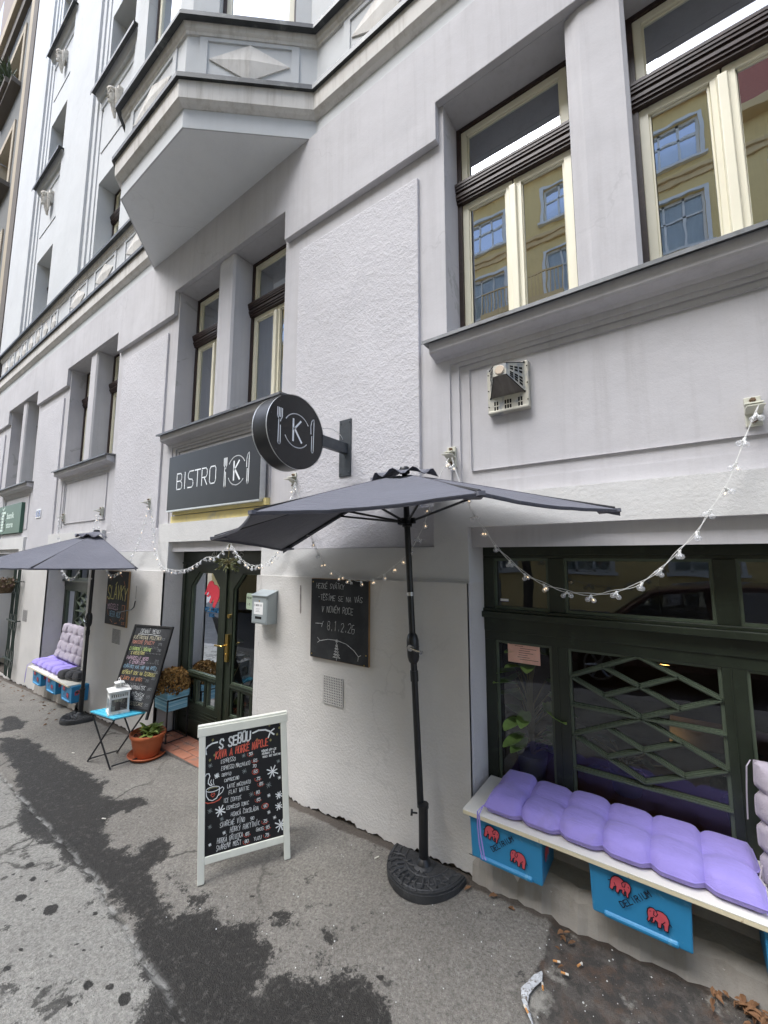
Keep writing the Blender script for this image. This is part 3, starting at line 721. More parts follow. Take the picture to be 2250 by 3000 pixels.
def fonttext(s, x, z, h, y, mat, parent, name='lettering', sx=1.0, bold=0.0):
    cu = bpy.data.curves.new('txt', 'FONT'); cu.body = s; cu.size = h; cu.offset = bold
    ob = bpy.data.objects.new('txt', cu); COL.objects.link(ob); bpy.context.view_layer.update()
    dg = bpy.context.evaluated_depsgraph_get(); me = bpy.data.meshes.new_from_object(ob.evaluated_get(dg))
    bpy.data.objects.remove(ob)
    mb = MB(); off = Vector((0, 0, 0))
    mb.v = [(x+v.co.x*sx, y, z+v.co.y) for v in me.vertices]; mb.f = [tuple(p.vertices) for p in me.polygons]; mb.mi = [0]*len(mb.f)
    return mb.build(name, mat, parent, fix=False)
fonttext('šatník', -11.12, 2.475, .17, -.032, M_pale, t, sx=1.25, bold=.004); fonttext('store', -11.10, 2.29, .17, -.032, M_pale, t, sx=1.25, bold=.004)
# --- house number
t = thing('house_number', 'small blue enamel house number plate with white edge on the pier', 'plate', (-9.11, -.03, 2.46))
m = MB(); m.box(-9.23, -8.97, -.036, -.024, 2.385, 2.54); m.build('plate', simple('white_enamel', (.75, .76, .78), .25, .05), t, bevel=.004)
m = MB(); m.box(-9.21, -8.99, -.0385, -.035, 2.405, 2.52); m.build('field', simple('blue_enamel', (.03, .05, .22), .25, .1), t, bevel=.002)
m = MB(); write(m, '6', -9.12, 2.425, .08, .07, .014, -.0395, jit=0, slant=0); m.build('digit', MATS['white_enamel'], t)
# --- chalk boards on the wall
M_board = simple('blackboard', (.016, .017, .019), .75, .4, 3, dirt=(.07, .071, .073), ds=3.5, dthr=(.45, .95))
M_wood = simple('raw_wood_edge', (.28, .17, .08), .8, .25, 20, stretch=(1, 1, .2))
M_cw = simple('chalk_white', (.58, .59, .58), .95, .4, 45); M_cd = simple('chalk_dim', (.16, .165, .17), .95, .4, 45)
M_cr = simple('chalk_red', (.62, .12, .08), .95, .3, 45); M_cy = simple('chalk_yellow', (.62, .56, .20), .95, .3, 45)
M_cg = simple('chalk_green', (.50, .66, .22), .95, .3, 45); M_cp = simple('chalk_pink', (.60, .42, .52), .95, .3, 45)
M_cb = simple('chalk_blue', (.25, .42, .55), .95, .3, 45); M_co = simple('chalk_orange', (.62, .25, .12), .95, .3, 45)
t = thing('chalkboard', 'black chalkboard with holiday greeting and a chalk tree between door and large window', 'chalkboard', (-1.955, -.09, 1.26))
m = MB(); m.box(-2.228, -1.686, -.098, -.081, .975, 1.545); m.build('edge', M_wood, t, bevel=.002)
m = MB(); m.box(-2.226, -1.688, -.101, -.0975, .979, 1.541); m.build('slate', M_board, t)
y = -.1016
for s_, x_, z_, h_, w_ in (('HEZKÉ SVÁTKY', -2.175, 1.475, .036, .275), ('-TĚŠÍME SE NA VÁS', -2.155, 1.392, .036, .42), ('V NOVÉM ROCE', -2.116, 1.307, .042, .30), ('8.1.2.26', -2.06, 1.182, .062, .26)):
    m = MB(); write(m, s_, x_, z_, h_, w_, .0026, y); m.build('chalk_line', M_cw, t, fix=False)
m = MB()
ribbon(m, [(-2.176, 1.22), (-2.108, 1.223), (-2.098, 1.24)], .0035, y); ribbon(m, [(-2.115, 1.20), (-2.108, 1.223)], .0035, y)
m.build('chalk_arrow', M_cw, t); m = MB(); ribbon(m, [(-2.13, 1.10), (-2.05, 1.118), (-1.97, 1.12), (-1.88, 1.105), (-1.81, 1.07), (-1.77, 1.035)], .004, y)
for d in ((-.02, .02), (-.02, -.015)): ribbon(m, [(-2.13, 1.10), (-2.13+d[0]*1.2, 1.10+d[1])], .003, y)
for d in ((.02, .01), (-.005, -.03)): ribbon(m, [(-1.77, 1.035), (-1.77+d[0], 1.035+d[1])], .003, y)
m.build('chalk_arrow', M_cw, t); m = MB(); star(m, -1.967, 1.115, .013, .003, y)
zz = 1.10
for k in range(5):
    w = .010+.006*k; ribbon(m, [(-1.967-w, zz-.02), (-1.967, zz), (-1.967+w, zz-.02), (-1.967-w, zz-.02), (-1.967+w*.6, zz-.012)], .0028, y); zz -= .0195
ribbon(m, [(-1.967, .998), (-1.967, .984)], .004, y)
m.build('chalk_tree', M_cw, t)
for x_, z_ in ((-2.207, 1.52), (-2.21, 1.0), (-1.705, 1.05), (-1.72, .985)): m = MB(); m.sphere((x_, -.102, z_), .005, 6, 4); m.build('screw', MATS['brass'], t)
t = thing('chalkboard', 'tall chalkboard lettered in yellow, pink and blue for mussels, left of the door', 'chalkboard', (-5.54, -.09, 1.2))
m = MB(); m.box(-5.832, -5.245, -.098, -.081, .88, 1.53); m.build('edge', M_wood, t, bevel=.002)
m = MB(); m.box(-5.828, -5.258, -.101, -.0975, .886, 1.526); m.build('slate', M_board, t)
m = MB(); write(m, 'SLÁVKY', -5.79, 1.19, .155, .54, .012, y); m.build('chalk_yellow_writing', M_cy, t)
m = MB(); write(m, 'MUSSELS', -5.77, 1.07, .06, .30, .007, y); m.build('chalk_pink_writing', M_cp, t)
m = MB(); write(m, 'BEER&ALK', -5.70, .985, .06, .30, .007, y); m.build('chalk_blue_writing', M_cb, t)
m = MB(); ribbon(m, [(-5.37, 1.13), (-5.355, .98), (-5.31, .975), (-5.295, 1.13), (-5.37, 1.13)], .006, y); write(m, '2,5CL', -5.36, .91, .03, .09, .004, y)
a = [(-5.55+.26*cos(k*.262), 1.205+.30*sin(k*.262)) for k in range(25)]
m.build('chalk_glass', M_co, t); m = MB()
for k in range(0, 24, 2): ribbon(m, [a[k], a[k+1]], .006, y)
m.build('dashed_border', M_co, t, fix=False)
t = thing('cable', 'thin black cable looping from the wall over the edge of the mussels chalkboard', 'cable', (-5.1, -.09, 1.2))
m = MB(); m.tube([(-5.085, -.083, 1.20), (-5.085, -.095, 1.13), (-5.12, -.105, 1.10), (-5.25, -.11, 1.075), (-5.4, -.108, 1.05), (-5.48, -.105, 1.045)], .006, 6); m.build('wire', M_black, t, smooth=True)
# --- mailbox and the green notice on the door edge
M_mail = simple('mailbox_paint', hexc('a3abad'), .4, .06, 6, .03, 60, .3, .5)
t = thing('mailbox', 'grey metal mailbox with sloping lid and white name sheet beside the door', 'mailbox', (-2.72, -.09, 1.3))
m = MB(); y0, y1 = -.18, -.081; a, b = -2.822, -2.628
m.prism([(y0, 1.172), (y1, 1.172), (y1, 1.425), (y0, 1.392)], a, b, 'x'); m.build('body', M_mail, t, bevel=.004)
m = MB(); m.prism([(y0-.012, 1.390), (y1, 1.428), (y1, 1.434), (y0-.012, 1.397)], a-.006, b+.006, 'x'); m.build('lid', M_mail, t, bevel=.002)
m = MB(); m.box(a+.012, b-.012, y0-.003, y0+.002, 1.182, 1.376); m.build('door_flap', M_mail, t, bevel=.002)
m = MB(); m.box(a+.048, b-.066, y0-.0035, y0-.002, 1.21, 1.23); m.build('slot', simple('slot_black', (.004, .004, .004), .9), t)
m = MB(); m.cyl((-2.725, y0-.004, 1.352), (-2.725, y0-.001, 1.352), .008, n=12); m.build('lock', M_brass, t)
M_paper = simple('paper', (.78, .78, .77), .8, .04)
m = MB(); m.box(a+.032, b-.05, y0-.0042, y0-.003, 1.247, 1.342); m.build('name_sheet', M_paper, t)
M_ink = simple('ink', (.02, .02, .03), .8)
m = MB(); yy = y0-.0046; write(m, 'C GEERS S/3', -2.783, 1.312, .012, .09, .0022, yy, jit=0)
for k in range(3): ribbon(m, [(-2.765, 1.29-.011*k), (-2.715-.012*(k % 2), 1.29-.011*k)], .0018, yy)
m.build('print', M_ink, t)
t = thing('notice', 'pale green notice sheet on the right door leaf, half hidden by the mailbox', 'notice', (-3.27, .125, 1.29))
m = MB(); m.prism([(-3.335, 1.225), (-3.325, 1.212), (-3.20, 1.212), (-3.20, 1.362), (-3.325, 1.362), (-3.335, 1.349)], .1405, .1425); m.build('sheet', simple('pale_green_paper', hexc('bccdb4'), .7, .05), t)
m = MB(); write(m, 'MENU', -3.325, 1.31, .016, .07, .003, .1400); write(m, '1-5', -3.325, 1.25, .016, .05, .003, .1400); m.build('print', M_ink, t)
# --- flue cover
M_flue = simple('galvanised_cream', hexc('b4b1a6'), .5, .1, 7, .1, 50, .35, .5, dirt=hexc('8f9294'), ds=9, dthr=(.52, .62))
M_flued = simple('flue_hood', hexc('6f6a62'), .45, .25, 9, .1, 40, .6, .5, stretch=(3, 1, .5)); M_hole = simple('dark_hole', (.004, .004, .004), .9)
_f0 = set(bpy.data.objects.keys()); t = thing('flue_cover', 'square perforated metal flue cover with pyramid hood under the right window sill', 'vent', (-.73, .0, 2.7))
yb = .035; cx, cz = -.712, 2.695
m = MB(); m.box(-.835, -.59, -.012, yb, 2.555, 2.835); m.box(-.83, -.595, -.02, yb, 2.553, 2.57); m.build('base_plate', M_flue, t, bevel=.004)
bx = [(-.815, 2.65), (-.612, 2.65), (-.612, 2.825), (-.815, 2.825)]; tx = [(-.757, 2.735), (-.685, 2.735), (-.685, 2.80), (-.757, 2.80)]
m = MB(); F = lambda p: (p[0], -.0125, p[1]); Tt = lambda p: (p[0], -.115, p[1])
for k in (1, 2, 3): m.quad(F(bx[k]), F(bx[(k+1) % 4]), Tt(tx[(k+1) % 4]), Tt(tx[k]))
m.poly([Tt(p) for p in tx]); m.lathe([(1e-4, 0), (.026, 0), (.028, .004), (.03, .008)], (0, 0, 0), 4) if False else None
m.build('hood', M_flue, t)
m = MB(); m.quad(F(bx[0]), F(bx[1]), Tt(tx[1]), Tt(tx[0])); m.build('hood_front', M_flued, t)
m = MB(); m.cyl((-.721, -.116, 2.767), (-.721, -.122, 2.767), .028, .024, 20); m.build('cap', simple('cap_beige', hexc('c9b8a4'), .5, .1, 9), t, smooth=True)
m = MB()
for g in (-.79, -.775, -.727, -.712, -.697, -.648, -.633):
    for z in (2.582, 2.613): m.box(g-.005, g+.005, -.0128, -.0115, z-.012, z+.012)
def onface(A, Bq, Cq, D, s, r, ds, dr):
    q = lambda a, b: Vector(A)*(1-a)*(1-b)+Vector(Bq)*a*(1-b)+Vector(Cq)*a*b+Vector(D)*(1-a)*b
    n = (Vector(Bq)-Vector(A)).cross(Vector(D)-Vector(A)).normalized()
    if n.y > 0: n = -n
    m.quad(*[tuple(q(a, b)+n*.0012) for a, b in ((s-ds, r-dr), (s+ds, r-dr), (s+ds, r+dr), (s-ds, r+dr))])
for k in (1, 2, 3):
    A, Bq, Cq, D = F(bx[k]), F(bx[(k+1) % 4]), Tt(tx[(k+1) % 4]), Tt(tx[k])
    for s in (.16, .28, .40, .62, .76):
        for r in (.2, .45, .7):
            if 0.1+r*.05 < s < .92-.1*r: onface(A, Bq, Cq, D, s, r, .045, .09)
m.build('perforations', M_hole, t)
for p, q in zip(bx, tx): m = MB(); m.tube([F(p), Tt(q)], .0025, 5); m.sphere((p[0], -.0135, p[1]), .006, 6, 4); m.build('seam', M_hole, t)
m = MB()
for x_ in (-.827, -.597):
    for z_ in (2.60, 2.70, 2.80): m.sphere((x_, -.013, z_), .004, 6, 4)
m.build('screw_holes', M_hole, t, fix=False)
bpy.data.objects[t.name].location.x -= .02
# --- small wall grilles
def grille(x0, x1, z0, z1, label, louvre):
    t = thing('wall_grille', label, 'grille', ((x0+x1)/2, YL, (z0+z1)/2), group='ventilation grilles low in the wall')
    m = MB(); m.box(x0, x1, YL-.004, YL+.002, z0, z1); m.build('frame', simple('grille_back', (.16, .16, .16), .8, .2) if not louvre else simple('grille_grey', hexc('a9a6a4'), .6, .06), t)
    m = MB()
    if louvre:
        n = 13
        for k in range(n): z = z0+(z1-z0)*(k+.5)/n; m.box(x0+.008, x1-.008, YL-.0055, YL-.003, z-.003, z+.002)
        m.build('louvres', simple('louvre_dark', (.07, .07, .07), .7), t)
    else:
        M_ = simple('grille_white', hexc('c9c6c2'), .5, .05)
        n = 11
        for k in range(n+1): x = x0+(x1-x0)*k/n; m.box(x-.003, x+.003, YL-.008, YL-.003, z0, z1)
        for k in range(n+1): z = z0+(z1-z0)*k/n; m.box(x0, x1, YL-.0078, YL-.0032, z-.003, z+.003)
        m.build('mesh', M_, t)
grille(-2.10, -1.922, .675, .862, 'square white mesh vent grille low on the wall under the greeting chalkboard', False)
grille(-5.63, -5.41, .668, .838, 'louvred pale grille low on the wall under the mussels chalkboard', True)
grille(-9.21, -8.98, .61, .80, 'louvred pale grille low on the wall between the lattice gate and the far bench', True)
# --- awning brackets
M_hook = simple('bracket_cream', hexc('c3c2b4'), .5, .1, 12, .1, 60, dirt=hexc('7c5a3c'), ds=40, dthr=(.68, .75))
hk = thing('awning_bracket', 'x', 'bracket', (0, 0, 0), group='folded metal awning brackets along the wall', world=False)
m = MB(); m.box(-.028, .028, -.008, .02, -.065, .065); m.build('plate', M_hook, hk, bevel=.003)
m = MB(); m.prism([(-.008, .035), (-.055, .028), (-.056, .022), (-.008, .027)], -.03, .03, 'x'); m.prism([(-.008, -.005), (-.05, .012), (-.09, .006), (-.09, .0), (-.05, .004), (-.008, -.013)], -.03, .03, 'x'); m.build('jaw', M_hook, hk, bevel=.001)
m = MB()
for z in (.048, -.042): m.cyl((.0, -.018, z), (0, -.005, z), .012, n=6); m.cyl((.0, -.03, z), (0, -.018, z), .006, n=8)
m.build('bolt', simple('rusty_steel', (.22, .15, .1), .5, .3, 30, metal=.6), hk)
HK = [(.325, 'cream bracket holding the right end of the light string over the large window'), (-1.105, 'cream bracket just right of the near umbrella top, under the flue cover'), (-2.53, 'cream bracket below the round black sign'), (-5.03, 'cream bracket on the pier left of the bistro sign board'), (-6.48, 'cream bracket just above the top of the far umbrella'), (-7.99, 'leftmost cream bracket, below the far blank panel')]
for k, (x, lb) in enumerate(HK):
    o = hk if k == 0 else dup(hk, None)
    o.location = (x, -.024 if k in (2, 3) else (0 if k < 2 or k > 3 else 0), 2.333); o['label'] = lb
    if k in (0, 5): o.location.y = .018
bpy.context.view_layer.update()
# ------------------------------------------------------------------ light strings
M_wire = simple('clear_wire', (.72, .72, .70), .35, .1, 30)
M_bulb = NT('bulb_glass'); p = M_bulb.bsdf((.93, .94, .95), .08, 0, .6); p.inputs['Alpha'].default_value = .26; p.inputs['Emission Color'].default_value = (1, .96, .9, 1); p.inputs['Emission Strength'].default_value = .0
M_bulb.l(M_bulb.mix(M_bulb.ramp(M_bulb.noise(M_bulb.coord(), 90, 2), .3, .7), (.8, .82, .85), (1, 1, 1)), p.inputs['Base Color']); M_bulb = M_bulb.m
M_led = emit('led_glow', (1, .74, .45), .8); M_led0 = simple('led_white', (.8, .8, .8), .4)
def bulbmesh(lit):
    m = MB(); m.cur = 0; m.sphere((0, 0, -.030), .0125, 10, 8)
    m.cur = 1; m.cyl((0, 0, 0), (0, 0, -.020), .0042, .0048, 6)
    m.cur = 2; m.sphere((0, 0, -.027), .0032 if lit else .002, 6, 4, 1.6)
    o = m.build('bulb', [M_bulb, M_wire, M_led if lit else M_led0], smooth=True); me = o.data; bpy.data.objects.remove(o); return me
BM = [bulbmesh(True), bulbmesh(False)]
def lightstring(pts, label, y=-.115, lit=.3, seed=1, step=.085, ys=None, two=True):
    rn = random.Random(seed); t = thing('light_string', label, 'fairy lights', (pts[0][0], y, pts[0][1]), group='strings of clear globe fairy lights')
    P = [Vector((x, y if ys is None else ys(x), z)) for x, z in pts]
    # smooth resample
    D = [0]
    for a, b in zip(P[:-1], P[1:]): D.append(D[-1]+(b-a).length)
    def at(s):
        for k in range(len(P)-1):
            if s <= D[k+1] or k == len(P)-2:
                f = (s-D[k])/(D[k+1]-D[k]); a = P[max(k-1, 0)]; b = P[k]; c = P[k+1]; d = P[min(k+2, len(P)-1)]
                return .5*((2*b)+(c-a)*f+(2*a-5*b+4*c-d)*f*f+(3*b-a-3*c+d)*f**3)
    n = int(D[-1]/.02); mb = MB()
    for ph in ((0, 1) if two else (0,)):
        mb.tube([at(D[-1]*k/n)+Vector((0, .004*(1-2*ph), .006*(1-2*ph)*abs(sin(k*.02/step*pi)))) for k in range(n+1)], .0017, 4)
    mb.build('cable', M_wire, t)
    s = step*.4; k = 0
    while s < D[-1]-.02:
        q = at(s)
        for j in range(2 if two else 1):
            tw = rn.uniform(-.5, .5)+(.45 if j else -.45); me = BM[0 if rn.random() < lit else 1]
            o = bpy.data.objects.new('bulb', me); COL.objects.link(o); o.parent = t
            o.location = q+Vector((.004*(1 if j else -1), -.003, -.002))-Vector(OFF[t.name]); o.rotation_euler = (rn.uniform(-.4, .4), tw, 0)
        s += step*rn.uniform(.9, 1.1); k += 1
    return t
lightstring([(.325, 2.32), (.28, 2.21), (.24, 2.10), (.20, 2.0), (.14, 1.9), (.09, 1.81), (.02, 1.73), (-.05, 1.65), (-.14, 1.58), (-.23, 1.545), (-.33, 1.525), (-.44, 1.535), (-.54, 1.565), (-.63, 1.61), (-.71, 1.68), (-.79, 1.76), (-.85, 1.85), (-.92, 1.95), (-1.0, 2.14), (-1.05, 2.30)], 'fairy light string sagging across the large green window, rightmost of the strings', seed=3, lit=.2, step=.105)
lightstring([(-1.07, 2.30), (-1.14, 2.18), (-1.24, 1.92), (-1.30, 1.81), (-1.35, 1.74), (-1.42, 1.68), (-1.48, 1.64), (-1.56, 1.585), (-1.67, 1.55), (-1.78, 1.545), (-1.88, 1.56), (-1.96, 1.59), (-2.07, 1.65), (-2.13, 1.71), (-2.2, 1.81), (-2.30, 2.0), (-2.42, 2.29)], 'fairy light string sagging over the top of the greeting chalkboard behind the near umbrella', seed=4, lit=.4, step=.095)
lightstring([(-2.44, 2.30), (-2.50, 2.1), (-2.60, 1.80), (-2.67, 1.70), (-2.80, 1.645), (-2.95, 1.63), (-3.08, 1.67), (-3.18, 1.74), (-3.27, 1.82)], 'fairy light string from under the round sign to the middle of the doorway', y=-.1, seed=5, lit=.2, step=.06)
lightstring([(-3.29, 1.82), (-3.38, 1.76), (-3.50, 1.70), (-3.64, 1.70), (-3.78, 1.65), (-3.95, 1.59), (-4.13, 1.565), (-4.30, 1.57), (-4.47, 1.595), (-4.58, 1.69), (-4.69, 1.89), (-4.80, 2.2), (-4.83, 2.30)], 'fairy light string over the left half of the doorway, rising to the pier bracket', y=-.1, seed=6, lit=.2, step=.075)
lightstring([(-4.85, 2.29), (-4.94, 2.04), (-5.02, 1.9), (-5.13, 1.76), (-5.30, 1.60), (-5.48, 1.52), (-5.70, 1.48), (-5.85, 1.54), (-6.02, 1.68), (-6.2, 2.10), (-6.25, 2.29)], 'fairy light string sagging over the mussels chalkboard', seed=7, lit=.2, step=.085)
lightstring([(-6.27, 2.29), (-6.5, 1.75), (-6.7, 1.56), (-6.85, 1.44), (-7.05, 1.40), (-7.27, 1.44), (-7.45, 1.58), (-7.66, 2.0), (-7.72, 2.3)], 'fairy light string sagging over the far bench window, leftmost of the strings', seed=8, lit=.1, step=.09)
# ------------------------------------------------------------------ mistletoe
M_mist = simple('mistletoe_leaf', (.075, .085, .022), .6, .4, 12)
t = thing('mistletoe', 'hanging bunch of green mistletoe tied at the top of the doorway', 'plant', (-3.30, -.10, 1.80))
rn = random.Random(5); m = MB(); lf = MB()
m.tube([(-3.283, -.10, 1.82), (-3.29, -.10, 1.72), (-3.30, -.10, 1.66)], .004, 5)
for k in range(46):
    a = rn.uniform(0, 2*pi); L = rn.uniform(.05, .13); s = rn.uniform(-.5, 1)
    p0 = Vector((-3.30, -.10, 1.655)); d = Vector((cos(a)*.9, sin(a)*.6, -s*.75)).normalized()
    p1 = p0+d*L; m.tube([p0, p0+d*L*.5+Vector((0, 0, .008)), p1], .0018, 4)
    for j in range(3):
        e = (d+Vector((rn.uniform(-.8, .8), rn.uniform(-.8, .8), rn.uniform(-.9, .3)))).normalized(); w = e.orthogonal().normalized()*.0055; l = rn.uniform(.03, .055)
        q = p0+d*L*rn.uniform(.5, 1)
        lf.add([q, q+e*l*.5+w, q+e*l, q+e*l*.5-w], [(0, 1, 2, 3)])
m.build('twigs', simple('mistletoe_twig', (.13, .11, .04), .7, .2), t); lf.build('leaves', M_mist, t)
# ================================================================== benches, crates, cushions
M_benchw = simple('bench_white', hexc('e2dfd4'), .4, .05, 5, .05, 40, 0, .5, dirt=hexc('9a8465'), ds=22, dthr=(.70, .76))
M_benche = simple('bench_edge', hexc('ddd3b4'), .5, .08, 9, dirt=hexc('8a6a44'), ds=18, dthr=(.64, .72))
def bench(x0, x1, y0, y1, z, label):
    t = thing('bench_seat', label, 'bench', ((x0+x1)/2, (y0+y1)/2, z))
    m = MB(); m.box(x0, x1, y0, y1, z-.004, z); m.build('board', M_benchw, t, bevel=.0015)
    m = MB(); m.box(x0+.001, x1-.001, y0+.001, y1, z-.022, z-.0042); m.build('edge', M_benche, t, bevel=.002)
    return t
bench(-.968, .62, -.232, .172, .412, 'white board bench seat on blue crates under the large right window')
bench(-7.88, -6.26, -.285, .17, .098, 'white board bench seat on three blue crates at the far window')
M_crate = simple('crate_blue', hexc('2f86b6'), .42, .06, 5, .02, 60, 0, .5, dirt=hexc('5e9dbd'), ds=16, dthr=(.62, .72))
M_eleph = simple('emblem_pink', hexc('c5525c'), .5, .08, 20); M_eline = simple('emblem_line', (.012, .01, .02), .5)
EL = [(-.50, .08), (-.47, .28), (-.36, .40), (-.22, .43), (-.10, .36), (.02, .42), (.20, .43), (.38, .34), (.48, .16), (.50, -.04), (.47, -.16), (.44, -.45), (.27, -.45), (.25, -.22), (.17, -.16), (.13, -.42), (-.02, -.44), (-.03, -.20), (-.12, -.14), (-.16, -.28), (-.28, -.34), (-.34, -.30), (-.26, -.24), (-.26, -.12), (-.32, -.10), (-.36, -.26), (-.44, -.36), (-.50, -.30), (-.46, -.14)]
def elephant(parent, cx, cz, s, y, flip=1, rot=0., name='elephant_emblem', line=True, mat=None):
    T = lambda p: (cx+s*(flip*p[0]*cos(rot)-p[1]*sin(rot)), cz+s*(flip*p[0]*sin(rot)+p[1]*cos(rot)))
    m = MB(); m.poly([(T(p)[0], y, T(p)[1]) for p in EL]); m.build(name, mat or M_eleph, parent, fix=False)
    if line:
        m = MB(); P = [T(p) for p in EL]; ribbon(m, P+[P[0]], s*.05, y-.0006)
        for l in ([(-.10, .36), (-.02, .2), (-.1, .05), (-.2, .1), (-.18, .3)], [(-.38, .2), (-.34, .22)], [(-.3, -.1), (-.2, -.02)], [(.5, 0), (.6, -.1)], [(.2, -.16), (.3, -.02)]): ribbon(m, [T(p) for p in l], s*.04, y-.0006)
        m.build(name+'_outline', M_eline, parent, fix=False)
def make_crate():
    t = thing('beer_crate', 'x', 'crate', (0, 0, 0), group='blue beer crates under the benches', world=False)
    w, d, h = .36, .232, .20
    m = MB(); th = .012
    # walls tapering slightly, rounded lower lip
    def shell(w0, w1, z0, z1, y0a, y0b): 
        return [(-w0/2, y0a, z0), (w0/2, y0a, z0), (w0/2, d+y0a*-1, z0), (-w0/2, d-y0a, z0), (-w1/2, y0b, z1), (w1/2, y0b, z1), (w1/2, d-y0b, z1), (-w1/2, d-y0b, z1)]
    v = shell(w-.012, w, 0, h, .006, 0); m.add(v, [(0, 3, 2, 1), (0, 1, 5, 4), (1, 2, 6, 5), (2, 3, 7, 6), (3, 0, 4, 7)])
    m.prism([(-.004, .004), (.004, -.001), (.02, -.0002), (.02, .022), (.004, .026), (-.004, .016)], -w*.36, w*.36, 'x')
    m.box(-w/2-.003, w/2+.003, -.003, d+.003, h-.018, h-.0)
    m.build('body', M_crate, t, bevel=.006)
    elephant(t, -.062, .148, .074, -.0042, -1, -.30); elephant(t, .066, .083, .074, -.0030, 1, -.05)
    m = MB(); write(m, 'DELIRIUM', 0, 0, .021, .142, .0034, -.0042, jit=.02, slant=0); an = .70; m.v = [(-.056+x*cos(an)-z*sin(an), y_, .068+x*sin(an)+z*cos(an)) for x, y_, z in m.v]; m.build('lettering', M_eline, t, fix=False)
    # the narrow end seen from the right
    e = MB(); e.poly([(w/2+.0022, .07-.07*p[0], .12+.07*p[1]) for p in EL]); e.build('end_emblem', M_eleph, t, fix=False)
    return t
cr = make_crate()
CR = [(-.762, -.205, .185, 'blue crate with red elephants at the left end of the near bench'), (-.206, -.205, .185, 'blue crate with red elephants second from the left under the near bench'), (.36, -.205, .185, 'blue crate under the right end of the near bench'),
      (-7.545, -.265, -.112, 'blue crate farthest left under the far bench'), (-6.955, -.265, -.112, 'blue crate in the middle under the far bench'), (-6.385, -.265, -.112, 'blue crate at the right end of the far bench')]
for k, (x, y, z, lb) in enumerate(CR):
    o = cr if k == 0 else dup(cr, None)
    o.location = (x, y, z); o['label'] = lb
def fabric(name, col, var=.06, dirt=None):
    if name in MATS: return MATS[name]
    t = NT(name); v = t.coord()
    c = t.mix(t.ramp(t.noise(v, 5, 5, .6), .3, .7), tuple(x*(1-var*2) for x in col), tuple(min(1, x*(1+var)) for x in col))
    if dirt: c = t.mix(t.math('MULTIPLY', t.ramp(t.noise(v, 6, 7, .65, .5), .55, .75), .45), c, dirt)
    wv = t.n('ShaderNodeTexWave', wave_type='BANDS'); t.l(v, wv.inputs[0]); wv.inputs['Scale'].default_value = 240; wv.inputs['Distortion'].default_value = 1.5
    nb = t.bump(wv.outputs['Fac'], .12, .001); nb = t.bump(t.noise(v, 30, 5, .6), .18, .01, nb)
    nb = t.bump(t.noise(t.coord((7, 18, 12)), 1.3, 4, .6, .8), .35, .02, nb)
    p = t.bsdf(c, .88, 0, .15, nb); p.inputs['Sheen Weight'].default_value = .15
    MATS[name] = t.m; return t.m
M_purp = fabric('purple_cotton', hexc('9c8fd6'), .05, hexc('8d82ac')); M_lil = fabric('lilac_grey_cotton', hexc('a79fa9')); M_dk = fabric('dark_grey_cotton', hexc('48484b'), .1)
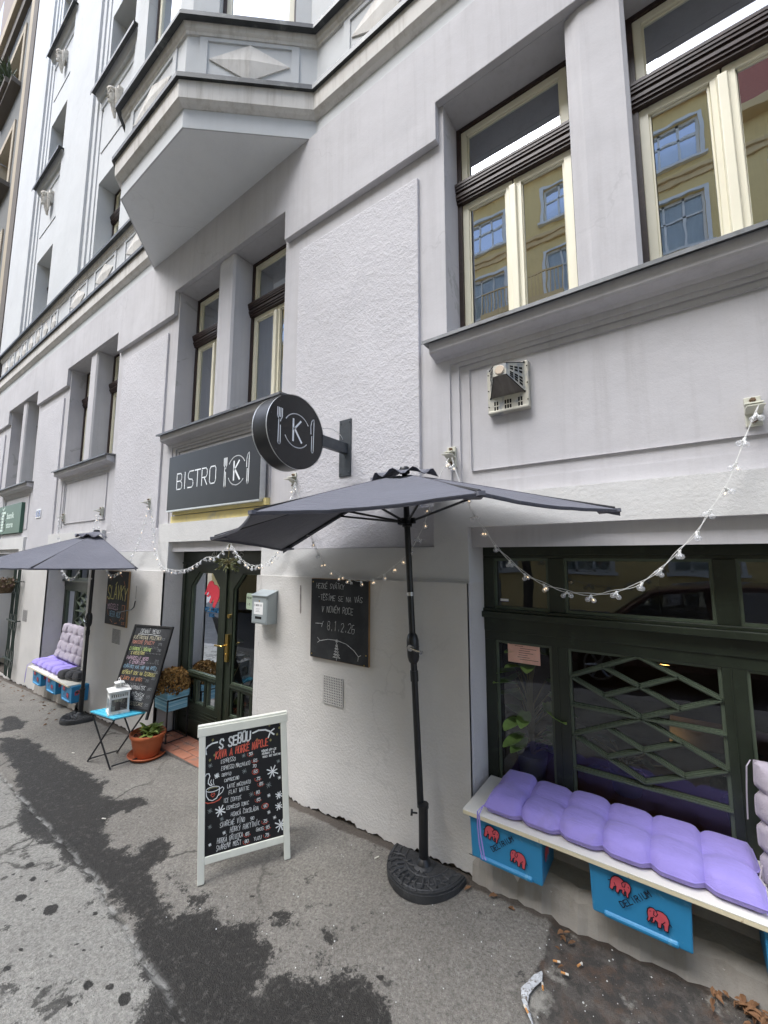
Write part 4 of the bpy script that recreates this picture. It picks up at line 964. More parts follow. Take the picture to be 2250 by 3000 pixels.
def cushion(name, label, cat, mat, origin, U, V, N, L, W, H, nx, ny, ties=(), sag=0, seed=0, curl=0.):
    """tufted pad: U long axis, V short axis, N up; grid puffs with pulled-in tufts and seams"""
    t = thing(name, label, cat, origin)
    U, V, N, o = Vector(U).normalized(), Vector(V).normalized(), Vector(N).normalized(), Vector(origin)
    rn = random.Random(seed); R = 11; cols, rows = nx*R+1, ny*R+1; top = []; bot = []
    amp = [[rn.uniform(.85, 1.12) for _ in range(ny)] for _ in range(nx)]
    jx = [[(rn.uniform(-.08, .08), rn.uniform(-.08, .08)) for _ in range(ny+1)] for _ in range(nx+1)]
    for i in range(rows):
        for j in range(cols):
            u, v = j/R, i/R; cu, cv = min(int(u), nx-1), min(int(v), ny-1); fu, fv = u-cu, v-cv
            e = min(u, nx-u, v, ny-v)
            edge = (1-(1-min(1, e/.34))**2.4)**.5 if e > 0 else 0
            du = min(fu if cu > 0 else 9, (1-fu) if cu < nx-1 else 9); dv = min(fv if cv > 0 else 9, (1-fv) if cv < ny-1 else 9)
            seam = .26*math.exp(-(du/.06)**2)+.05*math.exp(-(dv/.10)**2)
            tuft = 0
            for a in (cu, cu+1):
                for b in (cv, cv+1):
                    if 0 < a < nx and 0 < b < ny:
                        ox, oy = jx[a][b]; tuft = max(tuft, .5*math.exp(-(((u-a-ox)/.17)**2+((v-b-oy)/.17)**2)))
            h = edge*amp[cu][cv]*(1-seam-tuft*.8)*(.88+.12*sin(pi*fu)*sin(pi*fv))
            nv = noise.noise((u*1.3+seed*7, v*1.3, 1))*.10+noise.noise((u*3.1, v*3.1+seed*5, 2))*.05; wr = noise.noise((u*9, v*2.2, seed))*.035*(1-min(1, min(du, dv)/.5))+noise.noise((u*2, v*8, seed+9))*.03*(1-min(1, min(e, 1)/.8))
            h = max(0, h*(1+nv)+wr*min(1, e/.2))
            # outline is pulled in where a seam meets the edge, corners drawn to points
            pull = lambda f, n_, w: .17*(math.exp(-(min(f % 1, 1-f % 1)/.12)**2) if .3 < f < n_-.3 else 0)*max(0, 1-w/.5)
            pv = pull(u, nx, min(v, ny-v)); pu = pull(v, ny, min(u, nx-u))
            bow = .05*sin(pi*v/ny)*max(0, 1-min(u, nx-u)/.6); bow2 = .04*sin(pi*u/nx)*0
            uu = u+(pu-bow)*(1 if u < nx/2 else -1); vv = v+pv*(1 if v < ny/2 else -1)
            p = o+U*(uu/nx*L)+V*(vv/ny*W)
            lift = curl*(abs(v/ny-.5)*2)**2
            top.append(p+N*(H*.42+h*H*.58+lift)); bot.append(p+N*(H*.42*(1-edge)*.9+lift))
    m = MB(); m.grid(top, rows, cols); m.grid(bot, rows, cols, True)
    m.build('pad', mat, t, smooth=True)
    if True:
        pp = MB(); ed = [top[j] for j in range(cols)]+[top[i*cols+cols-1] for i in range(1, rows)]+[top[(rows-1)*cols+j] for j in range(cols-2, -1, -1)]+[top[i*cols] for i in range(rows-2, 0, -1)]
        pp.tube(ed+[ed[0]], .0028, 5); pp.build('piping', mat, t, smooth=True)
    for pts in ties:
        tm = MB(); 
        for a, b in zip(pts[:-1], pts[1:]):
            a, b = Vector(a), Vector(b); w = Vector((.0028, .002, 0)); tm.quad(a-w, a+w, b+w, b-w)
        tm.build('tie', mat, t)
    return t
cushion('seat_cushion', 'long purple tufted seat cushion on the white bench under the large window', 'cushion', M_purp, (-.862, -.205, .412), (1, .0, 0), (0, 1, 0), (0, 0, 1), 1.06, .385, .085, 6, 2,
        ties=[[(-.865, -.20, .45), (-.885, -.235, .43), (-.884, -.24, .36), (-.876, -.241, .28), (-.86, -.242, .22)], [(-.865, -.205, .45), (-.875, -.24, .42), (-.868, -.243, .33), (-.85, -.245, .235), (-.842, -.246, .225)], [(.195, -.20, .44), (.21, -.25, .40), (.205, -.26, .30), (.215, -.26, .25)]], seed=2)
cushion('back_cushion', 'lilac grey tufted back cushion propped upright at the right end of the near bench', 'cushion', M_lil, (.205, .02, .43), (1, .12, 0), (.02, .10, 1), (.1, -1, .1), .44, .44, .09, 4, 4,
        ties=[[(.208, .03, .87), (.19, -.02, .86), (.182, -.03, .76), (.178, -.03, .66)], [(.21, -.02, .50), (.195, -.06, .47), (.215, -.07, .44), (.225, -.06, .47)]], seed=5)
cushion('seat_cushion', 'purple tufted seat cushion on the far bench', 'cushion', M_purp, (-7.93, -.235, .098), (1, 0, 0), (0, 1, 0), (0, 0, 1), 1.22, .36, .10, 6, 2,
        ties=[[(-7.93, -.23, .14), (-7.98, -.27, .10), (-7.99, -.28, -.05), (-8.0, -.28, -.16)], [(-7.93, -.23, .14), (-7.95, -.28, .08), (-7.94, -.29, -.08), (-7.96, -.29, -.15)], [(-7.0, -.235, .14), (-7.03, -.29, .09), (-7.02, -.295, -.02)]], seed=8)
cushion('back_cushion', 'lilac grey tufted cushion leaning upright against the far bench window', 'cushion', M_lil, (-7.72, .05, .19), (1, 0, 0), (0, .22, 1), (0, -1, .2), 1.0, .50, .11, 5, 4, seed=9, ties=[[(-7.72, .12, .66), (-7.66, .05, .66), (-7.62, .03, .60)]])
cushion('seat_cushion', 'dark grey cushion folded at the right end of the far bench', 'cushion', M_dk, (-6.74, -.27, .098), (1, .25, 0), (-.2, 1, .0), (0, 0, 1), .42, .36, .12, 3, 3, seed=10)
# ================================================================== half umbrellas
M_fab = fabric('umbrella_cloth', hexc('64656e'), .04)
def make_umbrella():
    t = thing('half_umbrella', 'x', 'umbrella', (0, 0, 0), group='charcoal half umbrellas against the wall', world=False)
    parts = []
    R = .225
    def D(r, yo=0.06, sy=1.16):
        return [(r*cos(a), yo-(0 if k in () else 0)+min(0, -r*sy*sin(a))) for k, a in enumerate([pi*i/28 for i in range(29)])]
    out = D(R); m = MB(); m.prism([(x, y) for x, y in out], 0, .036, 'z')
    m.prism([(x*.965, .06+(y-.06)*.97-.002) for x, y in out], .036, .046, 'z')
    # relief: dome, ring ribs, petals
    m.lathe([(.062, .044), (.056, .05), (.045, .058), (.036, .064), (.001, .066)], (0, 0, 0), 20)
    rq = random.Random(8)
    for k in range(26):
        a, r = rq.uniform(.1, pi-.1), rq.choice((.085, .10, .145, .15, .185, .19)); p0 = Vector((-cos(a)*r, .02-sin(a)*r, .047)); a2_ = rq.uniform(0, 6.28); L_ = rq.uniform(.014, .03); u_ = Vector((cos(a2_), sin(a2_), 0)); m.tube([p0-u_*L_, p0+Vector((-u_.y, u_.x, .25))*.01, p0+u_*L_], rq.uniform(.004, .007), 5, .5)
    for r in (.17, .205, .125):
        q = D(r*1.0); m.tube([(x, y if y < .048 else .048, .047) for x, y in q], .0045, 5)
    for k in range(7):
        a = pi*(k+.5)/7; ca, sa = -cos(a), -sin(a)
        m.tube([(ca*.12, .02+sa*.12, .048), (ca*.145, .02+sa*.15, .052), (ca*.17, .02+sa*.19, .048)], .006, 6)
        b = a+.2; m.tube([(-cos(b)*.13, .02-sin(b)*.13, .048), (-cos(b)*.16, .02-sin(b)*.18, .05), (-cos(b+.12)*.19, .02-sin(b+.12)*.21, .047)], .006, 5)
    m.build('base', simple('cast_resin', (.032, .033, .035), .55, .4, 14, .6, 45, 0, .5, dirt=(.075, .075, .075), ds=18, dthr=(.6, .75), bd=.01), t, smooth=True)
    m = MB(); m.cyl((0, 0, .055), (0, 0, .35), .0262, n=18); m.cyl((0, 0, .34), (0, 0, .358), .031, n=18); m.lathe([(.045, .06), (.036, .075), (.027, .085)], (0, 0, 0), 18); m.build('socket', M_black, t, smooth=True)
    m = MB(); m.cyl((-.026, -.02, .31), (-.05, -.035, .312), .005, n=8); m.cyl((-.048, -.034, .312), (-.058, -.04, .313), .016, n=9); m.build('screw_knob', M_black, t, smooth=True)
    def up(mb, name, mat, **k): o = mb.build(name, mat, t, **k); parts.append(o); return o
    m = MB(); m.cyl((0, 0, .33), (0, 0, 1.02), .0195, n=16); m.cyl((0, 0, 1.0), (0, 0, 1.06), .024, n=16); m.cyl((0, 0, 1.05), (0, 0, 2.28), .0195, n=16); up(m, 'pole', M_black, smooth=True)
    m = MB(); m.lathe([(.02, 1.10), (.030, 1.115), (.036, 1.14), (.037, 1.20), (.036, 1.235), (.030, 1.26), (.02, 1.275)], (0, 0, 0), 20); m.cyl((0, 0, 1.195), (0, 0, 1.2), .0385, n=20); hb = up(m, 'crank_housing', M_black, smooth=True)
    m = MB(); m.cyl((.01, -.036, 1.195), (.012, -.052, 1.195), .019, n=14); m.tube([(.014, -.055, 1.195), (.055, -.06, 1.185), (.095, -.062, 1.178)], .007, 8); m.cyl((.093, -.055, 1.178), (.097, -.078, 1.176), .009, n=10)
    c = m.build('crank_handle', simple('chrome', (.62, .63, .65), .22, .1, 9, metal=1), hb, smooth=True); OFF[c.name] = Vector()
    m = MB(); m.cyl((0, 0, 1.495), (0, 0, 1.518), .023, n=16); m.cyl((-.024, -.012, 1.507), (.024, -.012, 1.507), .004, n=8)
    up(m, 'clamp_ring', simple('clamp_steel', (.45, .45, .46), .35, .2, 12, metal=.8), smooth=True)
    zr, za, Rc, hz = 1.885, 2.275, 1.17, 1.96
    m = MB(); m.cyl((0, 0, hz-.035), (0, 0, hz+.02), .032, n=14)
    for k in range(5): a = pi*k/4; m.box(-cos(a)*.045-.012, -cos(a)*.045+.012, -sin(a)*.045-.012, -sin(a)*.045+.012, hz-.02, hz+.016)
    up(m, 'runner_hub', M_black)
    tips = [(-cos(pi*k/4)*Rc, -sin(pi*k/4)*Rc) for k in range(5)]
    for k in range(5):
        tx, ty = tips[k]
        m = MB(); m.tube([(tx*.02, ty*.02, za-.03), (tx*.5, ty*.5, za-.03-(za-zr)*.46), (tx*.985, ty*.985, zr-.004)], .009, 6); rb = up(m, 'rib', M_black, smooth=True)
        m = MB(); m.tube([(tx*.04, ty*.04, hz), (tx*.47, ty*.47, za-.045-(za-zr)*.43)], .0075, 6); up(m, 'strut', M_black, smooth=True)
    # cloth: five-ribbed half cone, sagging between the ribs
    NS, NR = 12, 14; pts = []
    for i in range(NR+1):
        f = .055+.945*i/NR
        for k in range(4):
            for s in range(NS if k < 3 else NS+1):
                q = s/NS; a0, a1 = pi*k/4, pi*(k+1)/4
                px = -(cos(a0)*(1-q)+cos(a1)*q); py = -(sin(a0)*(1-q)+sin(a1)*q)
                sag = sin(pi*q); fold = .004*sin(i*.9+k*2)*sag+.007*noise.noise(((px*f*5), (py*f*5), k*3.1))*min(1, f*2)*sin(pi*q)**.5+.004*noise.noise((f*3, q*14+k*9, 4))*sin(pi*q)**.5
                rr = Rc*f*(1-.045*sag*f)
                z = za-.012-(za-zr)*(f**1.06)-.05*sag*f*(1-f)-.004*sag*f+fold-.0*f
                pts.append((px*rr, py*rr, z))
    cols = 4*NS+1; m = MB(); m.grid(pts, NR+1, cols)
    # turned-down hem
    hem = []; 
    for j in range(cols): x, y, z = pts[NR*cols+j]; hem.append((x*.997, y*.997, z-.014))
    m.grid(pts[NR*cols:]+hem, 2, cols)
    # back flap against the wall (straight edge)
    for side in (0, cols-1):
        col_ = [pts[i*cols+side] for i in range(NR+1)]; m.grid(col_+[(x, y+.0, z-.03) for x, y, z in col_], 2, NR+1)
    cl = up(m, 'canopy', M_fab, smooth=True)
    sd = cl.modifiers.new('thick', 'SOLIDIFY'); sd.thickness = .0016; sd.offset = 1
    m = MB()
    for k in range(5):
        j = min(k*NS, cols-1); m.tube([(pts[i*cols+j][0], pts[i*cols+j][1], pts[i*cols+j][2]+.001) for i in range(1, NR+1)], .003, 5)
    m.tube([(x*1.0, y_, z_-.012) for x, y_, z_ in pts[NR*cols:]], .0022, 4)
    up(m, 'canopy_seams', fabric('umbrella_seam', hexc('505058')), smooth=True)
    # pocket reinforcements at the rib tips
    m = MB()
    for k in range(5):
        tx, ty = tips[k]; u = Vector((tx, ty, 0)).normalized(); w = Vector((-u.y, u.x, 0))*.035; p = Vector((tx, ty, zr-.006))
        m.prism and m.add([p-w-u*.09, p+w-u*.09, p+w*.35+u*.006, p-w*.35+u*.006, p-w-u*.09+Vector((0, 0, -.012)), p+w-u*.09+Vector((0, 0, -.012)), p+w*.35+u*.006+Vector((0, 0, -.016)), p-w*.35+u*.006+Vector((0, 0, -.016))], [(0, 1, 2, 3), (7, 6, 5, 4), (0, 4, 5, 1), (1, 5, 6, 2), (2, 6, 7, 3), (3, 7, 4, 0)])
    up(m, 'rib_pockets', M_fab)
    # wavy vent cap on top
    m = MB(); pts = []; n = 33
    for i in range(5):
        f = i/4
        for j in range(n):
            a = -.15+(pi+.3)*j/(n-1); wv = .022*sin(j*1.15)*f*f; r = .03+.20*f
            pts.append((-cos(a)*r, -sin(a)*r+.01, za+.018-.058*f+wv))
    m.grid(pts, 5, n); vc = up(m, 'vent_cap', M_fab, smooth=True); sd = vc.modifiers.new('thick', 'SOLIDIFY'); sd.thickness = .002
    m = MB(); m.lathe([(.034, za+.0), (.036, za+.025), (.028, za+.04), (.001, za+.044)], (0, 0, 0), 14); up(m, 'finial', M_black, smooth=True)
    return t, parts
um, uparts = make_umbrella()
um.location = (-1.226, -.190, gz(-1.226, -.19)+.003); um['label'] = 'charcoal half umbrella beside the large window, nearest to the viewer'
for o in uparts: o.rotation_euler = (-.032, -.070, 0)
u2 = dup(um, (-6.045, -.205, gz(-6.045, -.2)+.004), label='charcoal half umbrella beside the far bench, under the mussels chalkboard side')
u2['label'] = 'charcoal half umbrella farther along the wall, in front of the far bench'
for o in [x for x in S.objects if x.parent == u2]:
    if o.rotation_euler.y != 0: o.rotation_euler = (0.0, .022, .0)
    if o.name.startswith('clamp_ring'): o.location.z += .19
# ================================================================== sandwich board with take-away prices
M_abw = simple('whitewash_wood', hexc('dcddd2'), .6, .06, 8, .12, 40, 0, .4, dirt=hexc('a98d6c'), ds=26, dthr=(.66, .74), stretch=(1, 1, .5))
def frame_matrix(o, u, v, origin):
    u, v = Vector(u).normalized(), Vector(v); v = (v-u*v.dot(u)).normalized(); y = v.cross(u)
    M = Matrix((u, y, v)).transposed().to_4x4(); M.translation = Vector(origin); o.matrix_world = M
t = thing('sandwich_board', 'white framed sandwich board with take-away coffee prices standing on the pavement', 'menu board', world=False)
W, H = .503, .795
lean = radians(8)
def pl(mb, x0, x1, z0, z1, y0, y1):          # boxes in the leaning front plane (y<0 is the face)
    mb.box(x0, x1, y0, y1, z0, z1)
m = MB(); fw = .036
pl(m, 0, fw, 0, H-.05, -.018, .004); pl(m, W-fw, W, 0, H-.05, -.018, .004)
pl(m, -.008, W+.008, H-.052, H-.004, -.019, .006); pl(m, fw, W-fw, .09, .127, -.018, .004)
pl(m, -.008, W+.008, H-.004, H+.008, -.012, .03)
fr = m.build('front_frame', M_abw, t, bevel=.003)
m = MB(); pl(m, .024, W-.024, .115, H-.045, -.0105, -.004); m.build('slate', simple('menu_slate', (.008, .008, .0095), .55, .3, 4), t)
y = -.0112
mw, mr, md_, my = MB(), MB(), MB(), MB()
mm = MB(); write(mm, 'S SEBOU', .112, .660, .052, .178, .0080, y, rise=.0026); mm.build('heading', simple('paint_white', (.78, .80, .80), .7, .08, 60), t, fix=False)
ribbon(mw, [(.026, .655), (.035, .672), (.05, .687), (.072, .697), (.10, .699)], .008, y); ribbon(mw, [(.026, .682), (.036, .668), (.040, .645)], .007, y); ribbon(mw, [(.030, .64), (.033, .668)], .006, y)
ribbon(mw, [(.302, .713), (.335, .722), (.375, .718), (.40, .705), (.425, .684)], .009, y); ribbon(mw, [(.427, .715), (.405, .702), (.392, .672)], .007, y)
mm = MB(); write(mm, 'KÁVA A HORKÉ NÁPOJE', .090, .610, .038, .302, .0050, y, rise=.001); mm.build('red_heading', M_cr, t, fix=False)
L = [('ESPRESSO', .12, .578, .026, .082), ('ESPRESSO MACCHIATO', .122, .54, .026, .162), ('DOPPIO', .125, .508, .021, .052), ('CAPPUCCINO', .139, .476, .021, .082), ('LATTÉ MACCHIATO', .155, .44, .023, .13), ('FLAT WHITE', .163, .407, .026, .115), ('ICE COFFEE', .133, .368, .026, .10), ('ESPRESSO TONIC', .151, .331, .023, .124), ('HORKÁ ČOKOLÁDA', .175, .29, .027, .154), ('SVAŘENÉ VÍNO', .115, .248, .030, .137), ('HORKÝ RAKYTNÍK', .169, .21, .031, .165), ('HORKÁ GRIOTKA', .101, .172, .031, .138), ('SVAŘENÝ MOŠT', .096, .138, .031, .134), ('GROG', .313, .181, .021, .042), ('YUZU', .298, .137, .021, .045)]
M_pw = simple('paint_white', (.78, .80, .80), .7, .08, 60)
for s_, x, z, h, w in L: mm = MB(); write(mm, s_, x, z+h*.08, h*.80, w, .0018, y, jit=.08); mm.build('menu_line', M_pw, t, fix=False)
for s_, x, z, c in (('55', .278, .593, 1), ('65', .303, .552, 1), ('70', .298, .522, 0), ('65', .304, .491, 2), ('75', .319, .45, 1), ('85', .335, .419, 1), ('80', .315, .377, 1), ('85', .318, .339, 1), ('90', .356, .296, 2), ('90', .281, .249, 0), ('75', .354, .217, 1), ('95', .367, .183, 1), ('85', .253, .176, 1), ('75', .363, .144, 1), ('80', .249, .14, 1)):
    mm = MB(); write(mm, s_, x, z, .015, .022, .0026, y); mm.build('price', M_pw, t, fix=False)
    a = [(px, pz) for px, pz in arc(x+.009, z+.007, .019, .014, 0, 360, 18)]
    if c == 2: ribbon(mr, a, .0028, y)
    elif c: [ribbon(mr, a[k:k+2], .0026, y) for k in range(8, 17, 2)]
for k, s_ in enumerate(('VEŠKERÉ KÁVY LZE', 'PŘIPRAVIT I VE', 'VERZI BEZ KOFEINU')): write(mw, s_, .350+.003*k, .597-.0165*k, .0095, (.088, .076, .108)[k], .0020, y)
for x, z, r, th in ((.412, .478, .034, .006), (.446, .343, .020, .005), (.444, .284, .021, .005), (.453, .184, .035, .006), (.117, .335, .028, .006), (.098, .52, .013, .005)): star(mw, x, z, r, th, y)
for x, z, r in ((.062, .581, .012), (.247, .598, .011), (.25, .513, .014), (.388, .41, .017), (.288, .382, .014), (.388, .354, .010), (.062, .347, .013), (.125, .292, .011), (.062, .267, .011), (.138, .22, .010), (.063, .179, .008), (.386, .266, .010), (.418, .231, .010), (.448, .528, .011), (.452, .437, .010)): star(md_ if r > .0105 else mw, x, z, r, .0022, y)
for x, z in ((.075, .715), (.325, .672), (.085, .632), (.06, .61), (.40, .74), (.46, .715), (.445, .68), (.465, .74), (.405, .655)): star(my, x, z, .007, .003, y, 3)
# coffee cup
mw.build('painted_stars', M_pw, t, fix=False); mr.build('price_rings', M_cr, t, fix=False); mw, mr = MB(), MB()
ribbon(mw, arc(.077, .455, .036, .013, 0, 360, 24), .0042, y); ribbon(mw, [(.041, .452), (.043, .425), (.055, .405), (.075, .397), (.097, .405), (.109, .425), (.113, .452)], .0042, y)
ribbon(mw, [(.112, .447), (.128, .457), (.136, .447), (.128, .43), (.107, .416)], .0036, y); ribbon(mw, [(.035, .528), (.042, .54), (.055, .54), (.060, .525), (.053, .505), (.052, .49), (.062, .478), (.07, .477)], .005, y); ribbon(mw, [(.068, .505), (.064, .492), (.074, .477)], .0032, y); ribbon(mw, [(.08, .505), (.079, .49), (.083, .475)], .0032, y)
ribbon(mr, [(.03, .399), (.05, .388), (.085, .386), (.112, .394), (.121, .404)], .005, y); ribbon(my, arc(.077, .455, .024, .007, 20, 200, 10), .003, y); ribbon(mr, [(.077, .414), (.067, .425), (.070, .434), (.077, .428), (.084, .435), (.088, .425), (.077, .414)], .003, y)
mw.build('coffee_cup', M_pw, t, fix=False); mr.build('saucer_and_heart', M_cr, t, fix=False); md_.build('grey_stars', simple('chalk_grey', (.24, .27, .27), .9, .2), t, fix=False); my.build('yellow_stars', simple('chalk_olive', (.30, .28, .12), .9, .2), t, fix=False)
m = MB()     # rear frame, leaning the other way
a2 = 2*lean+radians(3)
def rear(x0, x1, s0, s1):
    P = lambda x, s, d: (x, .012+s*sin(a2)+d*cos(a2), H-.01-s*cos(a2)+d*sin(a2))
    v = [P(x, s, d) for x in (x0, x1) for s in (s0, s1) for d in (0, .02)]
    m.add(v, [(0, 1, 3, 2), (4, 6, 7, 5), (0, 4, 5, 1), (2, 3, 7, 6), (0, 2, 6, 4), (1, 5, 7, 3)])
rear(0, fw, .0, .80); rear(W-fw, W, .0, .80); rear(fw, W-fw, 0, .04); rear(fw, W-fw, .66, .70)
m.build('rear_frame', M_abw, t, bevel=.003)
frame_matrix(t, (.282, .415, .022), Vector((-.0, 0, 1))*cos(lean)-Vector((.8267, -.5626, 0))*sin(lean), (-2.251, -.90, gz(-2.251, -.9)+.002))
# ================================================================== daily menu board propped up
t = thing('menu_board', 'tall black daily menu board with coloured chalk lines leaning beside the door', 'menu board', world=False)
W, H = .534, .82
m = MB(); b = .022
m.box(0, b, -.022, .0, -.07, H); m.box(W-b, W, -.022, .0, -.07, H); m.box(b, W-b, -.022, 0, H-b, H); m.box(b, W-b, -.022, 0, 0, b)
m.build('frame', simple('dark_stained_frame', (.013, .013, .014), .5, .3, 12, .1, 50, dirt=(.03, .034, .036), ds=12), t, bevel=.003)
m = MB(); m.box(b-.002, W-b+.002, -.014, -.004, b-.002, H-b+.002); m.build('slate', M_board, t)
y = -.0150
def line(s_, x, z, h, w, mat, nm, th=.0026): mm = MB(); write(mm, s_, x, z, h, w, th, y, jit=.07); mm.build(nm, mat, t, fix=False)
line('DENNÍ MENU', .11, .735, .042, .27, M_cw, 'chalk_title'); mm = MB(); ribbon(mm, [(.09, .722), (.25, .725), (.40, .717)], .004, y); mm.build('underline', M_cw, t)
line('KVĚTÁKOVÁ POLÉVKA', .04, .672, .034, .38, simple('chalk_cream', (.62, .57, .40), .95, .3, 45), 'chalk_line')
line('TOMATOVÉ ŠPAGETY', .035, .622, .033, .31, simple('chalk_salmon', (.58, .25, .18), .95, .3, 45), 'chalk_line'); line('CITRONOVÉ LINGUINE', .03, .555, .032, .30, M_cg, 'chalk_line'); line('S KREVETAMI', .07, .515, .030, .19, M_cy, 'chalk_line')
line('PAPARDELLE NERO', .03, .462, .032, .30, M_cp, 'chalk_line'); line('S CHORIZEM', .085, .422, .032, .21, M_cp, 'chalk_line'); line('KUŘÁTKO KALIBR NA RÝŽI', .025, .378, .030, .45, M_cb, 'chalk_line')
line('VEPŘOVÝ BOK NA ČESNEKU', .025, .318, .032, .45, M_cy, 'chalk_line'); line('SLÁVKY NA KARI', .025, .262, .033, .31, M_co, 'chalk_line'); line('HOVĚZÍ KARBANÁTEK', .03, .185, .034, .37, M_cw, 'chalk_line')
line('RUMP Z PEČENÝCH', .10, .123, .032, .31, M_cw, 'chalk_line'); line('BRAMB', .29, .088, .030, .11, M_cw, 'chalk_line'); line('KÁVOVÝ CHEESECAKE', .06, .042, .030, .37, simple('chalk_tan', (.42, .38, .28), .95, .3, 45), 'chalk_line')
mm = MB(); rn = random.Random(3)
for z in (.60, .585, .535, .44, .402, .352, .292, .235, .218, .16, .105, .07):
    x = rn.uniform(.04, .2); e = rn.uniform(.33, .50)
    mm = MB()
    while x < e: w = rn.uniform(.012, .04); ribbon(mm, [(x, z), (x+w*.4, z+.006), (x+w*.6, z-.004), (x+w, z+.003)], .0026, y); x += w+.01
    mm.build('scribbled_line', M_cd, t, fix=False)
for x, z, s_ in ((.42, .675, '90'), (.40, .622, '275'), (.41, .56, '290'), (.42, .455, '270'), (.45, .35, '350'), (.44, .29, '260'), (.37, .262, '395'), (.43, .19, '280'), (.44, .12, '95'), (.45, .045, '95')): mm = MB(); write(mm, s_, x, z, .022, .05, .003, y); mm.build('price', M_cd, t, fix=False)
TL, TR, BR = Vector((-4.903, -.14, .958)), Vector((-4.394, .02, .960)), Vector((-4.312, -.21, .182))
KC = Vector((0, -2.3, 1.7)); TL, TR, BR = [KC+(p_-KC)*.948 for p_ in (TL, TR, BR)]; W *= .948; H *= .948
frame_matrix(t, TR-TL, TR-BR, TL-(TR-BR).normalized()*H)
t.scale = (.948, .948, .948)
# ================================================================== folding stool, lantern
M_turq = simple('turquoise_paint', hexc('4fb9d6'), .45, .07, 6, .08, 60, 0, .5, dirt=hexc('9fd4e2'), ds=20, dthr=(.68, .75), stretch=(.3, 1, 1))
c0, cu, cv = Vector((-4.600, -.630, .25)), Vector((.384, .052, 0)), Vector((.062, .250, 0))
t = thing('folding_stool', 'small folding stool with turquoise slats and black crossed legs', 'stool', (-4.41, -.48, gz(-4.41, -.48)))
m = MB(); n = 6
for k in range(n):
    a, b = cv*((k+.06)/n), cv*((k+.94)/n)
    v = [c0+a+Vector((0, 0, z)) for z in (-.014, 0)]+[c0+b+Vector((0, 0, z)) for z in (-.014, 0)]
    v += [p+cu for p in v]
    m.add(v, [(0, 1, 3, 2), (4, 6, 7, 5), (0, 4, 5, 1), (2, 3, 7, 6), (0, 2, 6, 4), (1, 5, 7, 3)])
m.build('slats', M_turq, t, bevel=.002)
m = MB()
for s in (.08, .92):
    m.tube([c0+cv*s*0+cu*s+cv*.06+Vector((0, 0, -.018)), c0+cu*s+cv*.94+Vector((0, 0, -.018))], .007, 6)
for s in (.03, .97): m.tube([c0+cv*s+cu*.03+Vector((0, 0, -.02)), c0+cv*s+cu*.97+Vector((0, 0, -.02))], .006, 6)
m.build('seat_frame', M_black, t, smooth=True)
def foot(p): return Vector((p.x, p.y, gz(p.x, p.y)+.006))
for s in (.05, .95):
    for d in (0, 1):
        top = c0+cv*s+cu*(.03 if d else .97)+Vector((0, 0, -.02)); bo = foot(c0+cv*s+cu*(1.0 if d else .0)+Vector((0, -.012 if d else 0, 0)))
        m = MB(); m.tube([top, bo], .008, 6); m.build('leg', M_black, t, smooth=True)
for d in (.02, .98):
    a, b = foot(c0+cv*.05+cu*d), foot(c0+cv*.95+cu*d); m = MB(); m.tube([a+Vector((0, 0, .02)), b+Vector((0, 0, .02))], .006, 6); m.build('cross_bar', M_black, t, smooth=True)
M_lan = simple('lantern_white', hexc('dcdcd8'), .45, .05, 9, dirt=hexc('b9b3a6'), ds=20)
t = thing('lantern', 'white metal lantern with glass sides and a dark candle on the turquoise stool', 'lantern', world=False)
m = MB(); s = .072
m.box(-s-.014, s+.014, -s-.014, s+.014, 0, .016)
for a in (-1, 1):
    for b_ in (-1, 1): m.box(a*s-.008, a*s+.008, b_*s-.008, b_*s+.008, .016, .20)
for z0, z1 in ((.135, .15), (.185, .20)):
    for a in (-1, 1): m.box(-s, s, a*s-.007, a*s+.007, z0, z1); m.box(a*s-.007, a*s+.007, -s, s, z0, z1)
for a in (-1, 1):
    for k in range(7): x = -s+.02+k*(2*s-.04)/6; m.box(x-.004, x+.004, a*s-.005, a*s+.005, .15, .185); m.box(a*s-.005, a*s+.005, x-.004, x+.004, .15, .185)
    for k in (-1, 1): m.box(-s, s, a*s-.006, a*s+.006, .016, .028); m.box(a*s-.006, a*s+.006, -s, s, .016, .028)
r0, r1 = s+.018, .03
m.add([(-r0, -r0, .20), (r0, -r0, .20), (r0, r0, .20), (-r0, r0, .20), (-r0, -r0, .207), (r0, -r0, .207), (r0, r0, .207), (-r0, r0, .207), (-r1, -r1, .226), (r1, -r1, .226), (r1, r1, .226), (-r1, r1, .226)], [(3, 2, 1, 0), (0, 1, 5, 4), (1, 2, 6, 5), (2, 3, 7, 6), (3, 0, 4, 7), (4, 5, 9, 8), (5, 6, 10, 9), (6, 7, 11, 10), (7, 4, 8, 11), (8, 9, 10, 11)])
for a in (-1, 1):
    for k in range(4): x = -.026+k*.0173; m.box(x-.004, x+.004, a*.028-.004, a*.028+.004, .226, .262); m.box(a*.028-.004, a*.028+.004, x-.004, x+.004, .226, .262)
m.box(-.04, .04, -.04, .04, .262, .268); m.add([(-.04, -.04, .268), (.04, -.04, .268), (.04, .04, .268), (-.04, .04, .268), (0, 0, .285)], [(0, 1, 4), (1, 2, 4), (2, 3, 4), (3, 0, 4), (3, 2, 1, 0)])
m.build('body', M_lan, t, bevel=.0015)
m = MB(); m.tube([(-.05, 0, .225), (-.075, .0, .25), (-.06, 0, .29), (0, 0, .31), (.06, 0, .29), (.075, 0, .25), (.05, 0, .225)], .003, 5); m.build('handle', M_lan, t, smooth=True)
m = MB()
for a in (-1, 1): m.quad((-s, a*s, .028), (s, a*s, .028), (s, a*s, .135), (-s, a*s, .135)); m.quad((a*s, -s, .028), (a*s, s, .028), (a*s, s, .135), (a*s, -s, .135))
